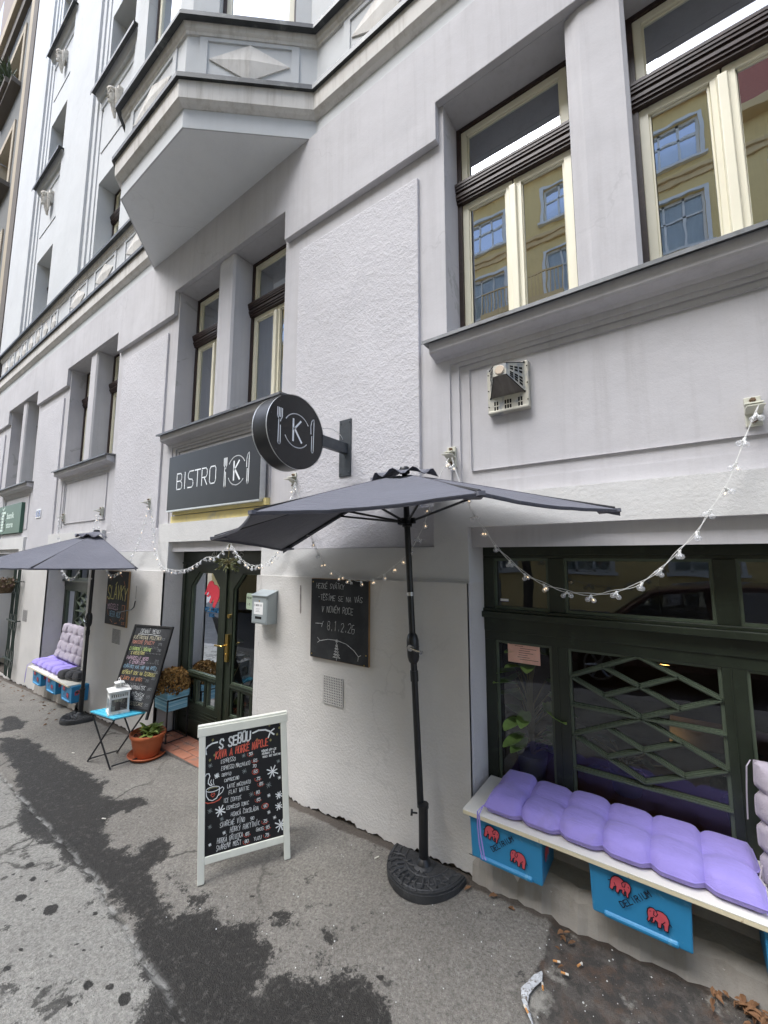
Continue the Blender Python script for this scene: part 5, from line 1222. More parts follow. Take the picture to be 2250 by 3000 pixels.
m.build('glass', M_glass, t)
m = MB(); m.cyl((0, 0, .016), (0, 0, .085), .022, n=14); m.cyl((0, 0, .085), (0, 0, .095), .0015, n=5); m.build('candle', simple('dark_candle', (.03, .015, .014), .5, .2), t, smooth=True)
t.location = (-4.372, -.485, .2505); t.rotation_euler = (0, 0, -.25); t.scale = (1.0, 1.0, 1.0)
# ================================================================== terracotta pot with primrose
M_terra = simple('terracotta', hexc('b4623d'), .6, .1, 6, .08, 50, 0, .35, dirt=hexc('94523a'), ds=7, dthr=(.55, .75))
PX, PY = -4.205, -.272; pz = gz(PX, PY)
t = thing('potted_plant', 'terracotta pot on its saucer with a pale green primrose', 'plant pot', (PX, PY, pz))
m = MB(); m.lathe([(.001, .004), (.14, .004), (.155, .01), (.172, .03), (.176, .034), (.172, .038), (.15, .02), (.13, .014), (.001, .014)], (PX, PY, pz), 36, 1.02, .92); m.build('saucer', M_terra, t, smooth=True)
m = MB(); m.lathe([(.001, .016), (.108, .016), (.113, .022), (.148, .17), (.150, .19), (.163, .192), (.166, .20), (.166, .217), (.160, .224), (.150, .222), (.143, .195), (.001, .19)], (PX, PY, pz), 36, 1.02, .92); m.build('pot', M_terra, t, smooth=True)
m = MB(); rn = random.Random(4)
for k in range(40): a, r = rn.uniform(0, 6.28), .135*sqrt(rn.random()); m.sphere((PX+r*cos(a), PY+r*sin(a)*.9, pz+.193), rn.uniform(.008, .02), 6, 4, .6)
m.build('soil', simple('soil', (.035, .024, .016), 1, .4, 30, .5, 60), t, smooth=True)
M_leafp = simple('primrose_leaf', (.26, .34, .085), .55, .3, 14)
m = MB()
def bladeleaf(mb, p, a, L, w, up, curl):
    rows = []; n = 6
    for i in range(n+1):
        f = i/n; r = L*f*cos(up*(1-f*.4)); z = L*f*sin(up)*(1-curl*f); ww = w*(sin(pi*min(1, .12+f*.86))**.7)
        c = Vector((p[0]+cos(a)*r, p[1]+sin(a)*r, p[2]+z)); q = Vector((-sin(a), cos(a), 0))
        rows += [c-q*ww+Vector((0, 0, ww*.35)), c+Vector((0, 0, -.0)), c+q*ww+Vector((0, 0, ww*.35))]
    mb.grid(rows, n+1, 3)
for cx, cy in ((PX-.05, PY+.02), (PX+.06, PY-.01), (PX+.01, PY+.05)):
    for k in range(20): bladeleaf(m, (cx, cy, pz+.195), rn.uniform(0, 6.28), rn.uniform(.08, .14), rn.uniform(.016, .026), rn.uniform(.35, 1.25), rn.uniform(.1, .6))
m.build('leaves', M_leafp, t, smooth=True)
m = MB()
for x, y_, z in ((-.035, -.04, .265), (-.02, .02, .255)): m.sphere((PX+x, PY+y_, pz+z), .014, 8, 6, .7)
m.build('buds', simple('yellow_bud', (.55, .52, .10), .6, .1), t, smooth=True)
# ================================================================== planter with dried hydrangea
DZ = -.130
M_strip = simple('blue_planks', hexc('6aa6bd'), .55, .35, 3, .1, 30, stretch=(.25, .25, 22), dirt=hexc('a9cdd8'), ds=3.5, dthr=(.45, .62))
t = thing('planter', 'blue striped planter box on thin black legs at the left of the doorway', 'planter', (-4.31, .0, DZ))
x0, x1, y0, y1 = -4.455, -4.195, -.105, .105
m = MB(); m.prism([(y0, .165), (y1, .165), (y1+.003, .262), (y0-.003, .262)], x0, x1, 'x'); m.prism([(y0-.006, .278), (y1+.006, .278), (y1+.01, .345), (y0-.01, .345)], x0, x1+.006, 'x')
m.box(x0+.02, x1-.012, y0+.01, y1-.01, .26, .28)
m.build('box', M_strip, t, bevel=.003)
for (x, y_) in ((x0, y0), (x0, y1), (x1, y0), (x1, y1)):
    m = MB(); zb = max(DZ, gz(x, y_)) if y_ < YL else DZ
    m.box(x-.005, x+.006, y_-.006, y_+.006, zb, .285); m.build('leg', M_black, t)
m = MB(); 
for y_ in (y0, y1): m.box(x0, x1, y_-.004, y_+.004, DZ+.0015, DZ+.010)
for x in (x0, x1): m.box(x-.004, x+.004, y0, y1, DZ+.001, DZ+.0095); m.box(x-.003, x+.004, y0, y1, .268, .276)
m.build('stand', M_black, t)
t2 = thing('dried_hydrangea', 'brown dried hydrangea heads filling the blue planter', 'plant', (-4.31, 0, .34))
m = MB(); rn = random.Random(11)
for k in range(2600):
    a, b_ = rn.uniform(0, 2*pi), rn.uniform(-.25, 1); r = rn.uniform(.72, 1.0)**.6
    rad = sqrt(max(0, 1-b_*b_)); c = Vector((-4.325+.165*rad*cos(a)*r, -.0+.175*rad*sin(a)*r, .375+.185*max(b_, -.3)*r+.02*sin(a*5)*rad))
    s_ = rn.uniform(.007, .016); u = Vector((rn.gauss(0, 1), rn.gauss(0, 1), rn.gauss(0, 1))).normalized(); w = u.orthogonal().normalized(); w = (w*cos(k)+u.cross(w)*sin(k))
    m.add([c-u*s_, c-w*s_*.8+u*.2*s_, c+u*s_+w*.004, c+w*s_*.8-u*.1*s_], [(0, 1, 2, 3)])
M_hyd = simple('dried_petal', hexc('a57f49'), .9, .5, 16, dirt=hexc('4a3620'), ds=22, dthr=(.45, .65)); m.build('flower_heads', M_hyd, t2, fix=False)
m = MB()
for k in range(40): a = rn.uniform(0, 6.28); r = rn.uniform(0, .09); m.tube([(-4.325+r*cos(a), r*sin(a), .335), (-4.325+1.5*r*cos(a), 1.5*r*sin(a), .46)], .002, 4)
for k in range(26): a = rn.uniform(0, 6.28); c = Vector((-4.325+.115*cos(a), .095*sin(a), rn.uniform(.335, .39))); m.sphere(c, .012, 5, 4)
m.build('stems', simple('dry_stem', (.08, .055, .03), .9, .3), t2)
t3 = thing('doorstep', None, None, (-3.7, 0, DZ)); t3['kind'] = 'structure'; t3['label'] = 'worn terracotta tiled doorstep'; t3['category'] = 'step'
M_tile = simple('step_tile', hexc('9a6650'), .75, .2, 6, .25, 30, dirt=hexc('6c6058'), ds=7, dthr=(.5, .7)); m = MB(); rn = random.Random(6)
m2 = MB(); m2.box(-4.488, -2.902, -.16, .135, DZ-.2, DZ-.006); m2.build('step_base', simple('step_mortar', (.14, .13, .12), .95, .3, 20, .4, 40), t3)
tw, tl = .128, .245
for r in range(3):
    yy0 = -.158+r*.098; x = -4.487-(.12 if r % 2 else 0)
    while x < -2.905:
        a, b_ = max(x, -4.487), min(x+tl-.008, -2.903)
        if b_-a > .03: dz_ = rn.uniform(-.002, .001); m.box(a, b_, yy0, min(yy0+.090, .134), DZ-.02, DZ+dz_)
        x += tl
m.build('tiles', M_tile, t3, bevel=.003)
# ================================================================== folding security lattice and hanging basket far left
M_gate = simple('lattice_green', (.03, .045, .038), .45, .3, 12)
t = thing('lattice_gate', 'folded dark green iron lattice gate hanging beside the far shop opening', 'gate', (-9.6, -.15, .6))
m = MB(); xs = [-9.72, -9.60, -9.47, -9.35]
for k, x in enumerate(xs):
    for dx in (-.022, .022):
        pts = []
        for i in range(25):
            z = -.36+1.86*i/24; ph = sin((z+.36)/1.86*pi*3)**2; wob = .0 if z > 1.2 else .03*ph
            pts.append((x+dx+(wob if dx > 0 else -wob), -.13-.008*(k % 2), z))
        m.tube(pts, .009, 5)
for z in (1.27, .59, -.06): m.box(-9.85, -9.30, -.155, -.142, z-.012, z+.012)
m.build('bars', M_gate, t); m = MB()
for z in (1.27, .59): m.box(-9.35, -9.31, -.15, -.075, z-.008, z+.008)
m.build('wall_fixing', M_gate, t)
t = thing('hanging_basket', 'wicker basket of faded heather hanging on the far lattice gate', 'basket', (-9.72, -.24, 1.13))
m = MB(); m.lathe([(.001, .0), (.10, .0), (.15, .08), (.17, .16), (.165, .17), (.15, .16)], (-9.75, -.25, 1.06), 16); m.build('basket', simple('wicker', (.10, .07, .04), .9, .4, 30, .6, 50), t)
m = MB(); rn = random.Random(9)
for k in range(500):
    a = rn.uniform(0, 6.28); r = .24*sqrt(rn.random()); c = Vector((-9.75+r*cos(a), -.25+r*sin(a)*.7, 1.19+rn.uniform(-.03, .16)*(1-r*2.2)))
    d = Vector((rn.gauss(0, 1), rn.gauss(0, 1), rn.gauss(.6, 1))).normalized(); w = d.orthogonal().normalized()*.012; m.add([c, c+d*.03+w, c+d*.06, c+d*.03-w], [(0, 1, 2, 3)])
m.build('heather', simple('heather', (.14, .11, .06), .9, .5, 18, dirt=(.30, .17, .18), ds=12, dthr=(.5, .65)), t, fix=False)
# ================================================================== things on and behind the glass
t = thing('licence_notice', 'pink printed licence sheet taped inside the top left pane of the large window', 'notice', (-.76, .203, 1.14))
m = MB(); m.box(-.852, -.664, .1995, .2005, 1.078, 1.203); m.build('sheet', simple('pink_paper', hexc('e3b3a2'), .7, .09, 18, dirt=hexc('e9cdbf'), ds=12), t)
m = MB(); rn = random.Random(2); yy = .1990
m.box(-.842, -.826, yy, yy+.0003, 1.182, 1.198)
for k in range(8):
    x = -.80+rn.uniform(-.01, .03); z = 1.188-.0125*k; e = x+rn.uniform(.04, .11)
    ribbon(m, [(x, z), (min(e, -.675), z)], .0045 if k == 0 else .0026, yy)
m.build('print', simple('faint_ink', (.12, .06, .06), .8), t)
t = thing('sticker', 'tiny white and violet label in the corner of the transom pane', 'sticker', (-.86, .2, 1.445)); m = MB(); m.box(-.888, -.838, .1995, .2003, 1.434, 1.448); m.build('label', M_paper, t); m = MB(); m.box(-.888, -.838, .1993, .1996, 1.4315, 1.4345); m.build('stripe', simple('violet_ink', (.08, .05, .2), .6), t)
t = thing('door_sticker', 'red elephant beer decal with blue lettering on the left door glass', 'decal', (-3.95, .172, 1.28))
elephant(t, -3.955, 1.325, .25, .1745, 1, -.5, line=False, mat=simple('decal_red', hexc('d0404e'), .5, .06))
m = MB(); write(m, 'DELIRIUM', -4.075, 1.135, .04, .25, .010, .1745, jit=.0, slant=0); write(m, 'BEERS', -4.0, 1.085, .03, .10, .006, .1745, jit=0, slant=0); m.build('lettering', simple('decal_blue', hexc('2f6f9f'), .5, .05), t, fix=False)
M_pl = simple('houseplant_leaf', (.24, .36, .09), .45, .35, 12); M_plg = simple('houseplant_dark', (.018, .04, .012), .45, .35, 12)
def houseplant(loc, label, n, hgt, spread, seed, big=.07, mat=None, pot=True):
    t = thing('houseplant', label, 'plant', loc); rn = random.Random(seed); x, y_, z = loc
    st = MB(); lf = MB()
    if pot: pm_ = MB(); pm_.lathe([(.001, 0), (.07, 0), (.09, .13), (.08, .13), (.001, .12)], loc, 16); pm_.build('pot', simple('grey_pot', (.2, .2, .19), .6, .1), t, smooth=True)
    for k in range(n):
        a = rn.uniform(0, 6.28); f = (k+1)/n; hz = z+.12+hgt*f; sp = spread*rn.uniform(.4, 1)
        p1 = Vector((x+cos(a)*sp, y_+sin(a)*sp*.6, hz)); st.tube([(x, y_, z+.1), (x+.02*cos(a), y_, z+.1+hgt*f*.7), p1], .004, 4)
        bladeleaf(lf, p1, a+rn.uniform(-.5, .5), big*rn.uniform(1.2, 2.0), big*.42, rn.uniform(-.9, .3), .5)
    st.build('stems', simple('pale_stem', (.22, .17, .08), .7, .2), t); lf.build('leaves', mat or M_pl, t, smooth=True)
houseplant((-.77, .34, .40), 'leafy houseplant on the sill behind the left pane of the large window', 34, .66, .14, 3, .10)
houseplant((-.30, .55, .36), 'low dark houseplant behind the lattice of the large window', 14, .15, .2, 5, .06, M_plg)
houseplant((.22, .5, .36), 'low leafy houseplant behind the right part of the lattice window', 12, .2, .2, 6, .06, M_plg)
houseplant((-3.95, .45, -.13), 'tall wiry plant behind the glass of the left door leaf', 18, .95, .2, 8, .06, M_plg)
houseplant((-.92, .50, 3.10), 'orchid pot on the sill inside the upper window at the right', 6, .5, .12, 12, .06, M_plg)
t = thing('pendant_lamp', 'glowing orange pendant lamp inside the bistro', 'lamp', (-.115, 2.0, .95)); 
m = MB(); m.lathe([(.10, .0), (.11, .01), (.06, .05), (.02, .07), (.001, .075)], (-.115, 2.0, .815), 20); m.build('shade', simple('lamp_brass', (.3, .18, .06), .4, .2, metal=.6), t, smooth=True)
m = MB(); m.sphere((-.115, 2.0, .822), .075, 14, 8, .35); m.build('bulb', emit('lamp_glow', (1, .55, .16), 9), t, smooth=True)
m = MB(); m.cyl((-.115, 2.0, .885), (-.115, 2.0, 2.28), .003, n=5); m.build('cord', M_black, t)
t = thing('cafe_table', 'dark cafe table inside the bistro behind the lattice window', 'table', (.3, 1.5, -.3)); m = MB(); m.box(-.1, .7, 1.2, 1.8, .42, .45); m.build('tabletop', simple('dark_wood', (.05, .025, .012), .4, .4, 6), t); m = MB(); m.cyl((.3, 1.5, -.35), (.3, 1.5, .42), .03); m.cyl((.3, 1.5, -.35), (.3, 1.5, -.32), .2, n=20); m.build('pedestal', M_black, t)
# ================================================================== ground
import numpy as np
A_ = [(-6.203,-.898),(-5.872,-.721),(-4.52,-.712),(-4.193,-.666),(-3.938,-.691),(-3.753,-.778),(-3.485,-.624),(-3.35,-.652),(-3.346,-.781),(-3.407,-.848),(-3.283,-.925),(-3.037,-.993),(-2.835,-.97),(-2.877,-.796),(-2.699,-.768),(-2.602,-.876),(-2.55,-.994),(-2.242,-1.046),(-2.15,-1.071),(-2.033,-.967),(-1.871,-.945),(-1.782,-.905),(-1.691,-.92),(-1.607,-.895),(-1.562,-.946),(-1.546,-1.02),(-1.516,-1.09),(-1.465,-1.026),(-1.421,-.965),(-1.278,-.919),(-1.251,-.835),(-1.128,-.803),(-1.059,-.803),(-.9,-.86),(-.8,-1.2),(-1.739,-1.5),(-1.904,-1.335),(-1.96,-1.291),(-2.08,-1.256),(-2.221,-1.234),(-2.356,-1.198),(-2.539,-1.211),(-2.74,-1.168),(-2.898,-1.204),(-3.076,-1.227),(-3.349,-1.229),(-3.574,-1.288),(-3.983,-1.277),(-4.291,-1.195),(-4.911,-1.07),(-5.781,-.984)]
WET = [A_, [(-1.622,-.777),(-1.521,-.729),(-1.408,-.689),(-1.359,-.728),(-1.355,-.779),(-1.283,-.844),(-1.335,-.888),(-1.413,-.865),(-1.409,-.812),(-1.467,-.768),(-1.579,-.78)], [(-1.707,-.798),(-1.667,-.759),(-1.646,-.806),(-1.68,-.835)], [(-2.522,-.956),(-2.432,-.923),(-2.137,-.931),(-2.098,-.991),(-2.234,-.99),(-2.443,-.969)], [(-7.145,-.706),(-7.082,-.585),(-6.642,-.531),(-6.287,-.661),(-6.438,-.85)], [(-9.6,-.9),(-8.9,-.5),(-8.0,-.6),(-7.6,-.9),(-8.6,-1.2)]]
SPOT = [(-3.012,-1.465,.028),(-2.759,-1.405,.036),(-2.129,-1.454,.022),(-2.038,-1.403,.018),(-1.931,-1.394,.026),(-2.531,-1.625,.016),(-3.132,-1.386,.02),(-3.292,-1.357,.025),(-1.919,-.789,.012),(-2.594,-1.563,.012),(-2.408,-1.406,.010),(-2.288,-1.345,.010),(-2.529,-1.288,.014),(-2.336,-1.402,.010),(-1.104,-.771,.016),(-1.329,-.769,.009),(-3.037,-1.348,.012),(-3.279,-1.434,.012),(-3.291,-1.482,.012),(-2.107,-1.526,.014),(-2.295,-1.58,.009)]
EARTH = [(-.571,-.04),(-.2,-.06),(.3,-.0),(.6,-.3),(.5,-.8),(-.3,-.9),(-.523,-.64),(-.576,-.568),(-.601,-.514),(-.575,-.412),(-.558,-.332),(-.575,-.223)]
JOINT = [(-30,-.5),(-9,-.95),(-5.03,-1.137),(-3.9,-1.165),(-2.883,-1.180),(-2.4,-1.235),(-2.056,-1.266),(-1.632,-1.307),(4,-1.9),(30,-4)]
def sdist(px, py, poly):
    d = np.full(px.shape, 1e9); ins = np.zeros(px.shape, bool); n = len(poly)
    for i in range(n):
        (ax, ay), (bx, by) = poly[i], poly[(i+1) % n]
        ex, ey = bx-ax, by-ay; t = np.clip(((px-ax)*ex+(py-ay)*ey)/(ex*ex+ey*ey), 0, 1)
        d = np.minimum(d, np.hypot(px-ax-t*ex, py-ay-t*ey))
        c = (ay > py) != (by > py); ins ^= c & (px < (bx-ax)*(py-ay)/(by-ay+1e-12)+ax)
    return np.where(ins, d, -d)
xs = np.concatenate([np.arange(-60, -14, 4), np.arange(-14, -7, .25), np.arange(-7, -4, .04), np.arange(-4, .7, .02), np.arange(.7, 3, .15), np.arange(3, 60.1, 4)])
ys = np.concatenate([np.arange(-3.4, -1.75, .1), np.arange(-1.75, 0.0, .0125), np.array([.05, .3])])
gx, gy = np.meshgrid(xs, ys)
hs = np.sin(gx*7.3+gy*3)*.5+np.sin(gx*17+gy*23+1)*.3+np.sin(gx*41-gy*37)*.2
z = gz(gx, gy)+hs*.0022
jy = np.interp(gx, [p[0] for p in JOINT], [p[1] for p in JOINT])+.006*np.sin(gx*13)+.004*np.sin(gx*37)
dj = gy-jy
z = z-.012*np.exp(-(dj/.008)**2)+np.where(dj < 0, .003, 0)
wet = np.full(gx.shape, -1.)
for P_ in WET: wet = np.maximum(wet, sdist(gx, gy, P_))
wet = np.clip(wet/.34+.5, 0, 1)
sp = np.zeros(gx.shape)
for a, b, r in SPOT:
    k = np.hypot((gx-a)*.8, (gy-b)*1.2); sp = np.maximum(sp, np.clip(1.5-k/r, 0, 1))
earth = np.clip(sdist(gx, gy, EARTH)/.06+.5, 0, 1)
wl = np.clip(1-(-.11-gy)/.07, 0, 1)
z = z-.012*np.clip(earth*1.4-.4, 0, 1)*(1+.6*hs)
me = bpy.data.meshes.new('pavement'); nx, ny = len(xs), len(ys)
idx = np.arange(nx*ny).reshape(ny, nx)
fc = np.stack([idx[:-1, :-1], idx[:-1, 1:], idx[1:, 1:], idx[1:, :-1]], -1).reshape(-1, 4)
me.from_pydata(np.stack([gx, gy, z], -1).reshape(-1, 3).tolist(), [], fc.tolist())
for nm, arr in (('wet', wet), ('spot', sp), ('earth', earth), ('joint', np.exp(-(dj/.010)**2)), ('street', np.clip(-dj/.02+.5, 0, 1)), ('wallside', wl)):
    at = me.attributes.new(nm, 'FLOAT', 'POINT'); at.data.foreach_set('value', arr.astype(np.float32).ravel())
me.polygons.foreach_set('use_smooth', [True]*len(me.polygons))
pav = bpy.data.objects.new('pavement', me); COL.objects.link(pav); tag(pav, 'worn grey asphalt pavement with dark wet patches', None, None, 'structure')
t = NT('asphalt_pavement'); v = t.coord()
def attr(n_): a = t.n('ShaderNodeAttribute'); a.attribute_name = n_; return a.outputs['Fac']
n_big, n_mid, n_fine = t.noise(v, 1.3, 6, .6, .4), t.noise(v, 9, 8, .7, .3), t.noise(v, 95, 4, .7)
c_dry = t.mix(t.ramp(n_big, .32, .68), hexc('7e7a74'), hexc('918d86'))
c_lt = t.mix(t.ramp(n_big, .32, .68), hexc('92908b'), hexc('a3a19b'))
c = t.mix(attr('street'), c_dry, c_lt)
# coarse mottling and pale worn aggregate
c = t.mix(t.math('MULTIPLY', t.ramp(t.noise(v, 30, 8, .75), .50, .70), .38), c, hexc('5a5854'))
c = t.mix(t.math('MULTIPLY', t.ramp(t.noise(v, 22, 6, .7), .56, .70), .45), c, hexc('a3a19b'))
vo = t.n('ShaderNodeTexVoronoi'); t.l(v, vo.inputs['Vector']); vo.inputs['Scale'].default_value = 260
c = t.mix(t.math('MULTIPLY', t.ramp(vo.outputs['Color'], .80, .95), .28), c, hexc('b5b3ac'))
c = t.mix(t.math('MULTIPLY', t.ramp(vo.outputs['Color'], .24, .08), .45), c, hexc('3b3a38'))
# random dark gum spots on the street side
v2 = t.n('ShaderNodeTexVoronoi'); t.l(v, v2.inputs['Vector']); v2.inputs['Scale'].default_value = 7; v2.inputs['Randomness'].default_value = 1
gs = t.ramp(t.math('ADD', v2.outputs['Distance'], t.math('MULTIPLY', t.math('SUBTRACT', t.noise(v, 24, 6, .7), .5), .45)), .19, .12)
sel = t.ramp(t.noise(v, 4.3, 2, .5), .50, .58)
c = t.mix(t.math('MULTIPLY', t.math('MULTIPLY', t.math('MULTIPLY', gs, sel), attr('street')), .75), c, hexc('3f3d3b'))
fr = t.noise(v, 4.2, 14, .72, .25)
wn = t.math('ADD', t.math('ADD', attr('wet'), t.math('MULTIPLY', t.math('SUBTRACT', fr, .5), 1.15)), t.math('MULTIPLY', t.math('SUBTRACT', t.noise(v, 70, 6, .8), .5), .45))
wm = t.math('ADD', t.math('MULTIPLY', t.ramp(wn, .46, .62), .25), t.math('MULTIPLY', t.ramp(wn, .52, .555), .75))
sct = t.ramp(t.math('ADD', t.noise(v, 5.5, 12, .74, .2), t.math('MULTIPLY', attr('street'), .035)), .615, .645)
wm = t.math('MAXIMUM', wm, t.math('MULTIPLY', sct, .8))
wm2 = t.math('MAXIMUM', wm, t.ramp(t.math('ADD', attr('spot'), t.math('MULTIPLY', t.math('SUBTRACT', t.noise(v, 30, 7, .75), .5), 1.6)), .45, .6))
hole = t.math('MULTIPLY', t.ramp(t.noise(v, 28, 9, .8), .54, .62), .6)
c_wet = t.mix(hole, t.mix(n_fine, hexc('252322'), hexc('34322f')), hexc('64625d'))
c = t.mix(t.math('MULTIPLY', wm2, .96), c, c_wet)
vc = t.n('ShaderNodeTexVoronoi', feature='DISTANCE_TO_EDGE'); dv = t.n('ShaderNodeVectorMath', operation='ADD'); nz = t.n('ShaderNodeTexNoise'); t.l(v, nz.inputs['Vector']); nz.inputs['Scale'].default_value = 2.5; nz.inputs['Detail'].default_value = 7
t.l(v, dv.inputs[0]); t.l(nz.outputs['Color'], dv.inputs[1]); t.l(dv.outputs[0], vc.inputs['Vector']); vc.inputs['Scale'].default_value = .5
gr_ = t.noise(v, 75, 5, .75); c = t.mix(1.0, c, t.ramp(gr_, .27, .75, (.52, .51, .50, 1), (1.42, 1.42, 1.40, 1)), 'MULTIPLY')
crk = t.math('MULTIPLY', t.ramp(vc.outputs['Distance'], .012, .004), t.ramp(t.noise(v, .9, 3, .5), .46, .56))
c = t.mix(t.math('MULTIPLY', crk, .7), c, hexc('34322f'))
c = t.mix(t.math('MULTIPLY', t.ramp(t.noise(v, 60, 3, .6), .60, .72), .35), c, hexc('5b5955'))
en = t.ramp(t.math('ADD', attr('earth'), t.math('MULTIPLY', t.math('SUBTRACT', n_mid, .5), .8)), .45, .6)
c_e = t.mix(t.ramp(t.noise(v, 16, 7, .7), .42, .6), hexc('484542'), t.mix(t.ramp(n_mid, .45, .6), hexc('66615b'), hexc('605045')))
c_e = t.mix(t.ramp(t.noise(v, 5, 6, .65), .56, .64), c_e, hexc('9a978f'))
c_e = t.mix(t.math('MULTIPLY', t.ramp(vo.outputs['Color'], .93, .96), .6), c_e, hexc('b8b6b0'))
c = t.mix(en, c, c_e)
c = t.mix(t.math('MULTIPLY', attr('joint'), .85), c, t.mix(t.ramp(n_mid, .45, .55), hexc('35332f'), hexc('a8a7a2')))
ws = t.ramp(t.math('ADD', attr('wallside'), t.math('MULTIPLY', t.math('SUBTRACT', n_mid, .5), 1.0)), .50, .75)
c = t.mix(t.math('MULTIPLY', ws, .75), c, hexc('4a4038'))
hgt = t.math('ADD', t.math('MULTIPLY', n_fine, .7), t.math('ADD', t.math('MULTIPLY', n_mid, 1.2), t.math('MULTIPLY', vo.outputs['Distance'], .5)))
nb = t.bump(hgt, .9, .010); rg = t.mix(wm2, (.92, .92, .92), (.62, .62, .62))
t.bsdf(c, rg, 0, .3, nb); me.materials.append(t.m)
M_road = simple('road_asphalt', (.06, .06, .062), .8, .3, 3, .5, 60, dirt=(.10, .10, .10), ds=2)
M_kerb = simple('kerb_granite', (.26, .25, .24), .8, .2, 14, .3, 50)
def sheet(name, y0, y1, dz0, dz1, mat, label):
    m = MB(); X = [-60+6*k for k in range(21)]; Y = [y0+(y1-y0)*k/6 for k in range(7)]
    m.grid([(x, y, gz(x, -3.4)+dz0+(dz1-dz0)*(y-y0)/(y1-y0)) for y in Y for x in X], 7, 21)
    return tag(m.build(name, mat), label, None, None, 'structure')
m = MB()
for (ya, yb_, za, zb) in ((-3.4, -3.58, .004, .0), (-3.58, -3.60, .0, -.13)): m.grid([(x, y, gz(x, -3.4)+zz) for y, zz in ((ya, za), (yb_, zb)) for x in (-60, -20, 0, 20, 60)], 2, 5)
tag(m.build('kerb', M_kerb), 'granite kerb of the pavement', None, None, 'structure')
sheet('road', -3.6, -10.0, -.13, -.13, M_road, 'asphalt road behind the viewer')
sheet('far_pavement', -10.0, -60, 0, 0, simple('far_paving', (.16, .155, .15), .9, .2, 5, .3, 40), 'pavement on the other side of the street')
# snow left along the far kerb, seen only mirrored in the panes
m = MB(); rn = random.Random(14)
for k in range(60): x = -9+k*.3; m.sphere((x+rn.uniform(-.2, .2), -9.75+rn.uniform(-.25, .2), gz(x, -3.4)-.13), rn.uniform(.10, .28), 8, 5, .35)
tag(m.build('snow', simple('old_snow', (.62, .64, .68), .8, .12, 8, .4, 20), smooth=True), 'dirty snow heaps along the far kerb', 'snow', None, 'stuff')
# ------------------------------------------------------------------ litter
M_filter = simple('cigarette_filter', hexc('c98f55'), .8, .15, 40); M_cig = simple('cigarette_paper', hexc('d5d0c5'), .8, .06)
BUT = [(-.509, -.325, .4, 'orange cigarette butt lying in the earth patch just left of the dark stain'), (-.425, -.29, 1.1, 'orange cigarette butt on the dark earth, nearest the middle of the patch'), (-.56, -.577, 2.4, 'cigarette butt lying in the crack at the bottom of the picture'), (-.53, -.46, 1.9, 'pale broken cigarette butt beside the white smear in the crack'), (-.47, -.36, .2, 'cigarette butt between the two orange ones on the earth patch'), (-1.52, -.23, 1.2, 'whitish cigarette butt lying on the asphalt below the greeting chalkboard'), (-3.42, -.92, .5, 'whitish cigarette butt lying on the asphalt in front of the terracotta pot'), (-4.95, -.62, .4, 'whitish cigarette butt lying on the asphalt left of the turquoise stool')]
for k, (x, y, a, lb) in enumerate(BUT):
    t_ = thing('cigarette_butt', lb, 'cigarette butt', (x, y, gz(x, y)+.002), (0, 0, a), group='cigarette butts on the pavement', world=False)
    for b_, e_, mt, nm in ((-.013, .004, M_filter, 'filter'), (.004, .016, M_cig, 'paper')):
        m = MB(); m.cyl((b_, 0, .004), (e_, 0, .004), .0038, n=8); m.build(nm, mt if k < 5 else M_cig, t_, smooth=True)
M_lf = simple('dead_leaf', hexc('7a5a40'), .9, .45, 9, dirt=hexc('3d2c20'), ds=30)
def leaflitter(name, spots, label, seed):
    rn = random.Random(seed); m = MB()
    for x, y, n_, sx, sy in spots:
        for k in range(n_):
            px, py = x+rn.gauss(0, sx), y+rn.gauss(0, sy)
            if py > -.12: py = -.12-rn.random()*.05
            a = rn.uniform(0, 6.28); L = rn.uniform(.025, .055); w = L*rn.uniform(.3, .5); zz = gz(px, py)+rn.uniform(.003, .014)
            u = Vector((cos(a), sin(a), rn.uniform(-.25, .25))); q = Vector((-sin(a), cos(a), rn.uniform(-.3, .3))); c = Vector((px, py, zz)); up_ = Vector((0, 0, rn.uniform(.003, .014)))
            m.add([c-u*L*.5, c-q*w*.5-u*.1*L+up_, c-q*w*.35+u*L*.25+up_*.8, c+u*L*.5, c+q*w*.35+u*L*.25+up_, c+q*w*.5-u*.1*L+up_*.7], [(0, 1, 2, 3), (0, 3, 4, 5)])
    o = m.build(name, M_lf, fix=False); tag(o, label, 'leaves', None, 'stuff')
leaflitter('fallen_leaves', [(.16, -.145, 46, .05, .025), (.05, -.16, 10, .05, .03), (-.5, -.25, 7, .03, .06), (-7.0, -.30, 12, .5, .05), (-8.4, -.25, 14, .5, .06), (-9.6, -.25, 10, .4, .06), (-6.3, -.5, 4, .3, .1), (-.95, -.16, 4, .08, .02)], 'brown dead leaves gathered along the foot of the wall', 21)
m = MB(); rn = random.Random(31)
for k in range(60):
    x, y = rn.uniform(-2.2, .3), rn.uniform(-1.1, -.14); s_ = rn.uniform(.0015, .0042); m.sphere((x, y, gz(x, y)+s_*.6), s_, 5, 4, .6)
for k in range(30):
    x = rn.gauss(-.35, .2); y = rn.gauss(-.32, .13); 
    if y < -.13: s_ = rn.uniform(.0015, .004); m.sphere((x, y, gz(x, y)+s_*.4), s_, 5, 4, .6)
tag(m.build('grit', simple('white_grit', (.6, .6, .58), .8, .2, 30), smooth=True), 'pale grit scattered on the pavement', 'grit', None, 'stuff')
m = MB(); pts = [(-.525, -.615), (-.548, -.585), (-.575, -.55), (-.585, -.51), (-.572, -.47), (-.556, -.43), (-.549, -.40)]
rows = []
